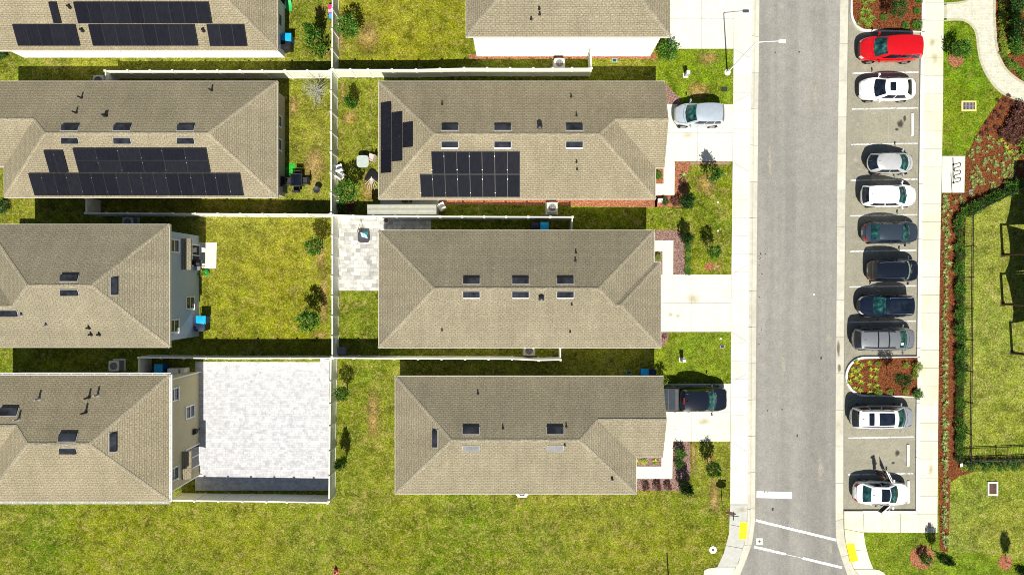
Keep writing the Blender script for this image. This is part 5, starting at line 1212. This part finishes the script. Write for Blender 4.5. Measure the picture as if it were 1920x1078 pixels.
# long shed
def corrug(mb):
    n = 60
    mb.grid(lambda u, v: (-2.55 + 5.1 * u, -.37 + .74 * v, 1.95 + .06 * v + .012 * math.sin(v * 50)), 4, n); mb.box((0, 0, 1.93), (5.1, .74, .04))
simple('garden_shed', 'long narrow shed with a flat grey ribbed roof behind the solar-roof house', 'shed', 753.5, 393, [('roof', plain('grey_ribbed_roof', (.30, .305, .25), .6, .1), corrug), ('wall', plain('shed_wall', (.3, .3, .27), .7), B((0, 0, .95), (4.95, .62, 1.9))), ('door', 'dark', B((-1.0, .32, .9), (.8, .03, 1.7)))], zt=1.95)
chair('small white chair at the right end of the long shed', 829, 388, R(30), 'white')
for i, x in enumerate((756, 762, 770)): pot(('dark pot at the left of three on the lit ledge by the shed', 'dark pot in the middle of three on the lit ledge by the shed', 'dark pot at the right of three on the lit ledge by the shed')[i], x, 377.5, 'dark', .10)
# grey patio
def towel(mb): mb.grid(lambda u, v: (-.1 + .46 * u - .12 * v, .0 + .34 * v - .14 * u, .475 + .02 * math.sin(u * 7 + v * 4)), 6, 5)
simple('patio_ottoman', 'square dark grey cushioned ottoman on the grey paver patio', 'ottoman', 683.5, 445, [('cushion', plain('charcoal_fabric', (.05, .05, .058), .9), lambda mb: mb.prism([(.42 * sp(math.cos(6.283*k/28), .45), .42 * sp(math.sin(6.283*k/28), .45)) for k in range(28)], .14, .44)), ('cushion', plain('charcoal_fabric_top', (.062, .062, .07), .9), B((0, 0, .445), (.72, .35, .03))), ('leg', 'black', B((.32, .32, .07), (.05, .05, .14))), ('leg', 'black', B((-.32, .32, .07), (.05, .05, .14))), ('leg', 'black', B((.32, -.32, .07), (.05, .05, .14))), ('leg', 'black', B((-.32, -.32, .07), (.05, .05, .14)))])
o = MB(); towel(o); p = P(683.5, 445); root = thing('towel', 'pale and teal striped towel thrown over the dark ottoman', 'towel', (p.x, p.y, 0)); o.obj('cloth', plain('pale_blue_towel', (.42, .60, .70), .9), root, origin=False)
o = MB(); o.grid(lambda u, v: (.02 + .36 * u, .12 + .26 * v, .468 + .012 * math.sin(u * 5)), 4, 4); o.obj('stripe', plain('teal_towel', (.01, .16, .20), .9), root, origin=False)
simple('easel_stand', 'thin dark three-legged stand on the grey paver patio, north of the ottoman', 'stand', 677, 436, [('leg', 'dark', lambda mb: mb.tube([(-.28, 0, 0), (.06, .1, 1.35)], .018, 5)), ('leg', 'dark', lambda mb: mb.tube([(.28, .02, 0), (.06, .1, 1.35)], .018, 5)), ('leg', 'dark', lambda mb: mb.tube([(.1, .4, 0), (.06, .1, 1.35)], .018, 5)), ('bar', 'dark', lambda mb: mb.tube([(-.18, .03, .4), (.2, .05, .4)], .014, 5))])
simple('crate', 'grey plastic crate in the shaded fence corner of the middle yard', 'crate', 641, 657, [('box', plain('grey_crate', (.17, .17, .20), .6), lambda mb: [mb.box((0, 0, .05), (.7, .5, .06)), mb.box((-.35, 0, .22), (.04, .54, .4)), mb.box((.35, 0, .22), (.04, .54, .4)), mb.box((0, .25, .22), (.7, .04, .4)), mb.box((0, -.25, .22), (.7, .04, .4))]), ('lid', plain('grey_crate_lid', (.20, .20, .24), .6), B((0, 0, .44), (.76, .58, .04)))])
# blue-grey house back patio
simple('grill', 'black barbecue grill on the white patio slab of the blue-grey house', 'grill', 379.5, 494, [('firebox', 'black', lambda mb: mb.box((0, 0, .72), (.5, .46, .3), taper=1.1)), ('lid', 'black', lambda mb: mb.grid(lambda u, v: ((u - .5) * .56, (v - .5) * .52, .88 + .2 * math.sin(math.pi * v)), 4, 8)), ('cart', 'dark', lambda mb: [mb.tube([(x, y, 0), (x, y, .6)], .022, 6) for x in (-.22, .22) for y in (-.2, .2)]), ('shelf', 'steel', B((0, -.40, .82), (.44, .3, .03)))])
simple('hose_reel', 'green hose coil beside the white patio slab', 'hose', 388, 511, [('hose', plain('green_hose', (.01, .24, .03), .5), lambda mb: [mb.tube([(r_ * math.cos(6.283*k/20), r_ * math.sin(6.283*k/20), .05 + .05 * i) for k in range(21)], .03, 6, cap=False) for i in range(3) for r_ in (.2, .14, .07)]), ('hub', plain('green_hub', (.01, .30, .05), .5), lambda mb: mb.lathe([(.1, 0), (.1, .2), (0, .22)], 12))])
plant('lime', 380, 512, .26, 'lime plant left of the green hose coil', None, hs=.7)
simple('cabinet', 'long white cabinet in the shaded corner of the white paver yard', 'cabinet', 337, 693, [('body', 'white', B((0, 0, .45), (.62, .36, .9))), ('door', 'trim', B((0, -.19, .45), (.28, .02, .8))), ('top', 'white', B((0, 0, .92), (.68, .42, .04))), ('side_table', 'white', B((-.44, 0, .40), (.2, .36, .8)))])
simple('cabinet', 'small cream cabinet right of the long white one', 'cabinet', 352, 693, [('body', 'cream_wall', B((0, 0, .42), (.30, .38, .84))), ('door', 'trim', B((0, -.2, .42), (.24, .02, .7)))])
simple('wall_hose', 'black wall-mounted hose reel on the olive-tan back wall', 'hose reel', 375, 804, [('bracket', 'steel', B((-.12, 0, .9), (.2, .3, .12))), ('drum', 'black', lambda mb: mb.lathe([(.22, .78), (.22, .86), (.12, .86), (.12, .98), (.22, .98), (.22, 1.06)], 16)), ('post', 'dark', B((-.02, 0, .4), (.06, .06, .8)))])
# toys in the top-left yard
simple('ride_on_toy', 'pink and blue ride-on toy partly behind the back fence', 'toy', 622, 22, [('body', plain('pink_plastic', (.62, .03, .12), .4), lambda mb: mb.box((0, .1, .28), (.40, .66, .3), taper=.8)), ('seat', plain('pink_light', (.75, .30, .42), .4), B((0, -.14, .46), (.3, .22, .08))), ('nose', plain('sky_plastic', (.05, .30, .62), .4), lambda mb: mb.box((0, -.42, .24), (.36, .34, .24), taper=.7)), *[('wheel', 'black', (lambda x, y: lambda mb: mb.tube([(x - .04, y, .1), (x + .04, y, .1)], .1, 12))(x, y)) for x in (-.2, .2) for y in (-.35, .35)]])
simple('toy_slide', 'green and orange toy slide on the top-left lawn', 'toy', 543, 7, [('slide', plain('green_plastic', (.02, .34, .08), .4), lambda mb: mb.grid(lambda u, v: ((u - .5) * .42, -.6 + 1.2 * v, .06 + .7 * v * v), 2, 8)), ('ladder', plain('orange_plastic', (.6, .16, .03), .4), lambda mb: [mb.tube([(x, .62, .76), (x, .82, 0)], .03, 6) for x in (-.2, .2)]), ('step', plain('orange_step', (.6, .16, .03), .4), B((0, .73, .36), (.4, .1, .04)))])
# ---------------- street furniture
def pedestal(label, px, py): simple('utility_pedestal', label, 'utility box', px, py, [('body', plain('pedestal_green_grey', (.40, .42, .40), .6), lambda mb: mb.box((0, 0, .42), (.26, .22, .84))), ('cap', plain('pedestal_cap', (.5, .5, .48), .5), lambda mb: mb.box((0, 0, .88), (.30, .26, .10), taper=.8)), ('base', 'concrete', B((0, 0, .02), (.4, .36, .05)))])
pedestal('grey utility pedestal in the small lawn beside the pickup', 1278, 674); pedestal('grey utility pedestal in the lawn under the tall sunlit wall', 1285.5, 142)
def cover(label, px, py, r, mat, square=False): simple('utility_cover', label, 'utility cover', px, py, [('frame', mat, (lambda mb: mb.box((0, 0, .02), (2*r, 2*r*.75, .05))) if square else (lambda mb: mb.lathe([(r, 0), (r, .05), (0, .05)], 20))), ('lid', 'dark', (lambda mb: mb.box((0, 0, .05), (1.5*r, r*1.1, .02))) if square else (lambda mb: mb.lathe([(r * .35, .05), (r * .3, .07), (0, .075)], 14)))])
cover('black rectangular meter box in the lawn near the silver car', 1358, 168, .22, 'black', True); cover('white round cleanout with a dark centre in the bottom lawn', 1336.5, 1030, .28, 'white')
for x, y, n_ in ((1346,380,'upper'),(1346,433,'lower')): cover(f'small white round cap, {n_} of two in the middle front lawn', x, y, .07, 'white')
cover('small white round cap in the lush lawn above the pickup', 1351, 635, .07, 'white'); cover('bluish meter lid in the lush lawn above the pickup', 1354, 650, .16, 'steel', True)
cover('pale teal valve box in the strip under the tall sunlit wall', 1152, 114, .2, plain('teal_lid', (.22, .45, .38), .6), True); cover('teal valve box in the dark strip north of the pickup house', 1179, 698, .2, plain('green_lid', (.10, .30, .22), .6), True)
p = simple('manhole', 'square white valve cover with a dark dot on the road by the crosswalk', 'manhole', 1425, 1015.5, [('frame', 'concrete', B((0, 0, .01), (.5, .5, .02))), ('lid', 'black', lambda mb: mb.lathe([(.09, .02), (.09, .03), (0, .03)], 14))], z=-.13)
simple('manhole', 'tiny white round valve cover on the open road', 'manhole', 1527.5, 552, [('lid', 'white', lambda mb: mb.lathe([(.07, 0), (.07, .02), (0, .02)], 14))], z=-.128)
def drain(label, px, py, w, h, fr, gr):
    simple('storm_drain', label, 'drain', px, py, [('frame', fr, lambda mb: [mb.box((s * (w/2 - .06), 0, .03), (.12, h, .1)) for s in (-1, 1)] + [mb.box((0, s * (h/2 - .06), .03), (w - .24, .12, .1)) for s in (-1, 1)]),
        ('grate', gr, lambda mb: [mb.box((-w/2 + .14 + (w - .28) * (k + .5) / 8, 0, .045), ((w - .28) / 8 * .6, h - .24, .03)) for k in range(8)] + [mb.box((0, 0, .05), (w - .24, .04, .03))]), ('pit', 'black', B((0, 0, .01), (w - .2, h - .2, .012)))])
drain('yellow-rimmed storm drain with a grey grate in the upper park lawn', 1815.5, 199.5, 1.15, .80, plain('yellow_concrete', (.58, .48, .16), .8), plain('grey_grate', (.20, .18, .20), .6))
drain('white-rimmed storm drain with a brown grate in the lower park lawn', 1860.5, 915.5, .80, 1.05, M['concrete'], plain('rust_grate', (.13, .07, .05), .7))
def stop(label, px, y0, y1):
    a, b = P(px, y0), P(px, y1); L = (a - b).length
    simple('wheel_stop', label, 'wheel stop', px, (y0 + y1) / 2, [('block', 'kerb_white', lambda mb: (mb.box((0, 0, .05), (.20, L, .10), taper=.92))), ('pin', 'steel', lambda mb: [mb.lathe([(.025, .10), (.025, .115), (0, .12)], 8, (0, s * L * .35, 0)) for s in (-1, 1)])], z=-.12, group='concrete wheel stops')
stop('white concrete wheel stop in the empty bay below the upper white sedan', 1711.5, 211, 255); stop('white concrete wheel stop in the empty bay beside the person', 1703.5, 832, 875); stop('white concrete wheel stop half under the nose of the open-door sedan', 1704, 900, 944)
# street lamp
p = P(1363.5, 136.5); H_ = 6.5; X2 = P(1466, 80, H_).x - p.x
simple('street_lamp', 'tall white street lamp leaning its arm over the road', 'street lamp', 1363.5, 136.5, [('pole', 'white', lambda mb: mb.tube([(0, 0, 0), (0, 0, H_ * .5), (0, 0, H_ - .1), (.12, .01, H_)], [.06, .05, .038, .034], 12)), ('arm', 'white', lambda mb: mb.tube([(.05, 0, H_ - .04), (X2 * .5, .02, H_ + .06), (X2 - .2, .04, H_ + .10)], [.028, .024, .02], 8)),
    ('lamp_head', 'white', lambda mb: mb.box((X2, .04, H_ + .10), (.5, .2, .1), taper=.8)), ('base', 'concrete', lambda mb: mb.lathe([(.24, -.02), (.24, .1), (.1, .12), (.09, .3), (0, .3)], 14))])
# stop sign with street name blades
def octo(mb, r, y0, y1, zc):
    pts = [(r * math.cos(R(22.5 + 45 * k)), r * math.sin(R(22.5 + 45 * k))) for k in range(8)]
    vs = [(a, y0, zc + b) for a, b in pts] + [(a, y1, zc + b) for a, b in pts]
    mb.add(vs, [tuple(range(8)), tuple(range(8, 16))[::-1]] + [(k, 8 + k, 8 + (k+1) % 8, (k+1) % 8) for k in range(8)])
simple('stop_sign', 'red octagonal sign on a thin post at the corner of the bottom lawn', 'sign', 1354, 945.5, [('post', 'steel', lambda mb: mb.tube([(0, 0, 0), (0, 0, 2.75)], .032, 8)), ('sign_plate', plain('sign_red', (.42, .03, .03), .4), lambda mb: octo(mb, .38, .03, .045, 2.12)), ('sign_border', 'white', lambda mb: octo(mb, .41, .018, .03, 2.12)),
    ('name_blade', plain('blade_green', (.03, .14, .10), .5), lambda mb: mb.box((.12, 0, 2.62), (.62, .02, .16))), ('name_blade', plain('blade_green_side', (.03, .14, .10), .5), lambda mb: mb.box((0, .06, 2.80), (.02, .62, .16)))], rz=R(-4))
simple('sign_post', 'dark pole just beyond the bottom edge that throws a thin shadow on the lawn', 'post', 1253.5, 1084, [('post', 'steel', lambda mb: mb.tube([(0, 0, 0), (0, 0, 2.7)], .05, 8)), ('cap', 'black', lambda mb: mb.lathe([(.06, 2.7), (.05, 2.75), (0, 2.77)], 10))])
simple('sign_post', 'thin sign pole at the lower edge of the bike rack pad', 'sign', 1785, 368, [('post', 'black', lambda mb: mb.tube([(0, 0, 0), (0, 0, 2.4)], .03, 8)), ('sign_plate', 'steel', lambda mb: mb.box((0, .03, 2.2), (.04, .30, .40)))])
def cone(mb): mb.lathe([(.17, .03), (.05, .55), (.045, .58), (0, .58)], 16)
simple('traffic_cone', 'red and white cone standing at the bottom edge of the long lawn', 'cone', 630.5, 1070, [('base', plain('cone_red_base', (.45, .02, .02), .5), B((0, 0, .015), (.40, .40, .03))), ('body', plain('cone_red', (.50, .03, .02), .5), cone), ('collar', 'white', lambda mb: mb.lathe([(.135, .20), (.095, .38), (.09, .38)], 16))])
simple('marker_flag', 'small white tag on a stake in the bed below the straight fence corner', 'marker', 1795, 868.5, [('stake', 'steel', lambda mb: mb.tube([(0, 0, 0), (0, 0, .5)], .012, 5)), ('plate', 'white', lambda mb: mb.box((0, 0, .5), (.30, .26, .02), mat=Matrix.Rotation(R(25), 3, 'Y')))])
simple('junction_box', 'white box among the plants below the front walk of the silver car house', 'utility box', 1236.5, 377, [('body', 'white', B((0, 0, .16), (.32, .26, .32))), ('lid', 'white', B((0, 0, .34), (.36, .30, .04)))])
# bike rack: a steel wave bent in one upright plane
def wave(mb):
    y0 = (P(0, 309).y - P(0, 343).y) / 2; pts = []; n = 6
    for i in range(n):
        y = y0 - 2 * y0 * i / (n - 1); up = i % 2 == 0
        q = [(0, y, -.03), (0, y, .75)] if i == 0 else None
    yy = [y0 - 2 * y0 * k / 5 for k in range(6)]; pts = [(0, yy[0], -.03)]
    for k in range(5):
        hi = k % 2 == 0; z0, z1 = (.12, .72) if hi else (.72, .12)
        for j in range(9):
            t = j / 8 * math.pi; c = (yy[k] + yy[k+1]) / 2; r_ = (yy[k] - yy[k+1]) / 2
            z = .72 + .14 * math.sin(t) if hi else .20 - .10 * math.sin(t)
            pts.append((0, c + r_ * math.cos(t), z))
    pts.append((0, yy[5], -.03)); mb.tube(pts, .032, 8)
simple('bike_rack', 'black serpentine bike rack on its own concrete pad', 'bike rack', 1787, 326, [('rail', 'black', wave), ('flange', 'black', lambda mb: [mb.lathe([(.085, 0), (.085, .015), (0, .016)], 12, (0, s * (P(0, 309).y - P(0, 343).y) / 2, 0)) for s in (-1, 1)])], z=.034)
# black metal picket fence round the play lawn
def picket(label, pts, step=2.4, h=1.22):
    w = [P(x, y) for x, y in pts]; root = thing('picket_fence', label, 'fence', w[0], 0, 'black picket fences')
    for a, b in zip(w[:-1], w[1:]):
        L = (b - a).length; n = max(1, round(L / step)); d = (b - a) / n; rz = math.atan2(d.y, d.x); ln = d.length
        mb = MB()
        for z in (.12, .98, 1.14): mb.box((0, 0, z), (ln, .035, .04))
        k = int(ln / .115)
        for i in range(k): mb.box((-ln/2 + (i + .5) * ln / k, 0, .62), (.018, .018, 1.16))
        me = mb.mesh('panel', M['black']); pm = MB(); pm.box((0, 0, h/2), (.055, .055, h + .05)); pm.box((0, 0, h + .04), (.07, .07, .04), taper=.3); pm = pm.mesh('post', M['black'])
        for i in range(n):
            mobj('panel', me, root, a + d * (i + .5) - root.location, None, rz); mobj('post', pm, root, a + d * i - root.location, None, rz)
    mobj('post', pm, root, w[-1] - root.location)
picket('black picket fence slanting across the right edge above the play lawn', [(1992,311),(1807.5,402)]); picket('long straight black picket fence on the left side of the play lawn', [(1807,404.5),(1803,866)]); picket('black picket fence along the bottom of the play lawn', [(1805,857.5),(2120,846)])
# shade structure over the play area: posts seen at the edge, sails just outside the frame
root = thing('shade_structure', 'brown posts of a shade sail structure whose dark shadow covers the play lawn', 'shade structure', P(1960, 500))
ZS = 3.3
def SP(x, y): q = P(x + 3.5, y + 58); return (q.x - root.location.x, q.y - root.location.y)
brown = plain('brown_post_paint', (.045, .024, .016), .5)
for x, y in ((1880,478),(1880,570),(1897.5,661)):
    q = P(x, y) - root.location; mb = MB(); mb.tube([(q.x, q.y, -.05), (q.x, q.y, ZS)], .10, 12); mb.box((q.x, q.y, .01), (.34, .34, .03)); mb.obj('post', brown, root, smooth=40, origin=False)
    mb = MB(); mb.tube([(q.x, q.y, ZS - .05), (q.x + 4.2, q.y + (.1 if y < 660 else .5), ZS + .25)], .07, 8); mb.obj('beam', brown, root, smooth=40, origin=False)
    q2 = P(x + 105, y) - root.location; mb = MB(); mb.tube([(q2.x, q2.y, -.05), (q2.x, q2.y, ZS + .2)], .10, 12); mb.obj('post', brown, root, smooth=40, origin=False)
for poly in ([(1900,300),(1898,345),(1896,372),(1892,398),(1886,418),(1920,421),(2000,424),(2000,300)], [(1887,421),(1918,430),(2000,432),(2000,507),(1930,505),(1884,512),(1892,492),(1894,466),(1891,440)], [(1885,514),(1925,513),(2000,516),(2000,590),(1925,597),(1898,603),(1900,585),(1898,565),(1892,535)]):
    mb = MB(); mb.prism([SP(*q) for q in poly], ZS + .02, ZS + .03, bottom=True); mb.obj('shade_sail', plain('green_sail', (.05, .10, .07), .9), root, origin=False)
# ---------------- person
def person():
    ft = P(1641, 884.5); root = thing('person', 'person in dark clothes standing beside the open door of the white sedan', 'person', (ft.x, ft.y, -.12), R(-60))
    V, E_, Rr = [], [], []
    def v(x, y, z, r, r2=None): V.append((x, y, z)); Rr.append((r, r2 or r)); return len(V) - 1
    def chain(s0, lst):
        p = s0
        for q in lst: i = v(*q); E_.append((p, i)); p = i
        return p
    pel = v(0, 0, .95, .135, .105); ch = chain(pel, [(0, .0, 1.08, .125, .10), (0, .01, 1.25, .145, .11), (0, .0, 1.38, .15, .10)]); nk = chain(ch, [(0, -.005, 1.47, .058), (0, .015, 1.55, .065, .07), (0, .02, 1.64, .078, .095), (0, .01, 1.71, .062, .08)])
    chain(nk - 1, [(0, .115, 1.615, .016)])   # nose
    for s in (-1, 1):
        chain(nk - 1, [(s * .085, .01, 1.63, .018)])  # ears
        chain(pel, [(s * .095, 0, .88, .088), (s * .11, .015, .5, .058), (s * .115, -.005, .10, .040), (s * .115, .03, .045, .042), (s * .125, .15, .035, .036)])
        h_ = chain(ch, [(s * .19, 0, 1.39, .058), (s * .33, -.06, 1.14, .042), (s * .20, .10, 1.02, .030), (s * .165, .14, .99, .032, .02)])
        for k in range(4): chain(h_, [(s * (.14 - .0 * k), .155 + .012 * k, 1.0 - .018 * k, .010), (s * (.115 - .004 * k), .165 + .01 * k, .985 - .018 * k, .009), (s * (.10 - .004 * k), .158 + .01 * k, .965 - .018 * k, .008)])
        chain(h_ - 1, [(s * .19, .15, 1.03, .011), (s * .175, .18, 1.03, .009)])
    me = bpy.data.meshes.new('body'); me.from_pydata(V, E_, []); o = bpy.data.objects.new('body', me); COL.objects.link(o)
    md = o.modifiers.new('skin', 'SKIN'); md.use_smooth_shade = True
    for i, r in enumerate(Rr): me.skin_vertices[0].data[i].radius = r
    me.skin_vertices[0].data[0].use_root = True
    sd = o.modifiers.new('sub', 'SUBSURF'); sd.levels = sd.render_levels = 2
    dg = bpy.context.evaluated_depsgraph_get(); m2 = bpy.data.meshes.new_from_object(o.evaluated_get(dg)); o.modifiers.clear(); o.data = m2; m2.name = 'body'
    m2.materials.clear(); m2.materials.append(plain('skin', (.42, .25, .17), .6)); o.parent = root
    co = [Vector(q.co) for q in m2.vertices]; no = [Vector(q.normal) for q in m2.vertices]
    def cloth(nm, mat, test, th):
        g = MB(); mp = {}
        for f in m2.polygons:
            c = sum((co[i] for i in f.vertices), Vector()) / len(f.vertices)
            if test(c):
                ids = []
                for i in f.vertices:
                    if i not in mp: mp[i] = len(g.v); g.v.append(tuple(co[i] + no[i] * th))
                    ids.append(mp[i])
                g.f.append(tuple(ids)); g.m.append(0)
        g.obj(nm, mat, root, smooth=60, origin=False)
    cloth('trousers', plain('dark_trousers', (.014, .018, .035), .85), lambda c: .11 < c.z < .99 and abs(c.x) < .2 and c.y < .14, .014)
    cloth('shirt', plain('dark_red_brown_shirt', (.05, .018, .016), .85), lambda c: c.z > .965 and c.z < 1.47 and (abs(c.x) < .2 or c.z > 1.16) and not (c.y > .09 and c.z < 1.1), .018)
    cloth('shoe', M['white'], lambda c: c.z < .11, .012)
    cloth('hair', plain('dark_hair', (.02, .014, .01), .8), lambda c: c.z > 1.62 and (c.y < .055 or c.z > 1.73) and abs(c.x) < .1 , .016)
    g = MB()
    for s in (-1, 1): g.lathe([(.0, -.008), (.011, 0), (0, .008)], 8, (s * .032, .108, 1.655))
    g.obj('eyes', M['black'], root, origin=False)
    g = MB(); g.box((0, .108, 1.575), (.05, .008, .010)); g.obj('mouth', plain('lips', (.3, .10, .09), .5), root, origin=False)
person()
# ================================================================ light, sky, camera
w = bpy.data.worlds.new('World'); scn.world = w; w.use_nodes = True
nt = w.node_tree; bg = nt.nodes['Background']; sky = nt.nodes.new('ShaderNodeTexSky'); sky.sky_type = 'NISHITA'; sky.sun_disc = False
SE, SA = R(54.5), R(3.5)
sky.sun_elevation = SE; sky.sun_rotation = math.pi - SA; nt.links.new(sky.outputs[0], bg.inputs[0]); bg.inputs[1].default_value = .05
sd = bpy.data.lights.new('sun', 'SUN'); sd.energy = 5.0; sd.angle = R(.5); sd.color = (1.0, .955, .87); so = bpy.data.objects.new('sun', sd); COL.objects.link(so)
d = Vector((math.sin(SA) * math.cos(SE), -math.cos(SA) * math.cos(SE), math.sin(SE))); so.rotation_euler = d.to_track_quat('Z', 'Y').to_euler(); so.location = d * 80
cam = bpy.data.cameras.new('camera'); cam.sensor_width = 36; cam.lens = 36 * FP / 1920; cam.clip_end = 2000; cam.shift_x = (960 - CX) / 1920; cam.shift_y = 0
co_ = bpy.data.objects.new('camera', cam); COL.objects.link(co_); co_.location = (0, 0, CH); scn.camera = co_
scn.view_settings.view_transform = 'Standard'; scn.view_settings.look = 'None'; scn.view_settings.gamma = 1; scn.view_settings.exposure = .6
scn.cycles.max_bounces = 6; scn.cycles.use_denoising = True; scn.cycles.denoiser = 'OPENIMAGEDENOISE'; scn.cycles.denoising_input_passes = 'RGB_ALBEDO_NORMAL'; scn.cycles.denoising_prefilter = 'NONE'; scn.cycles.filter_width = 1.0
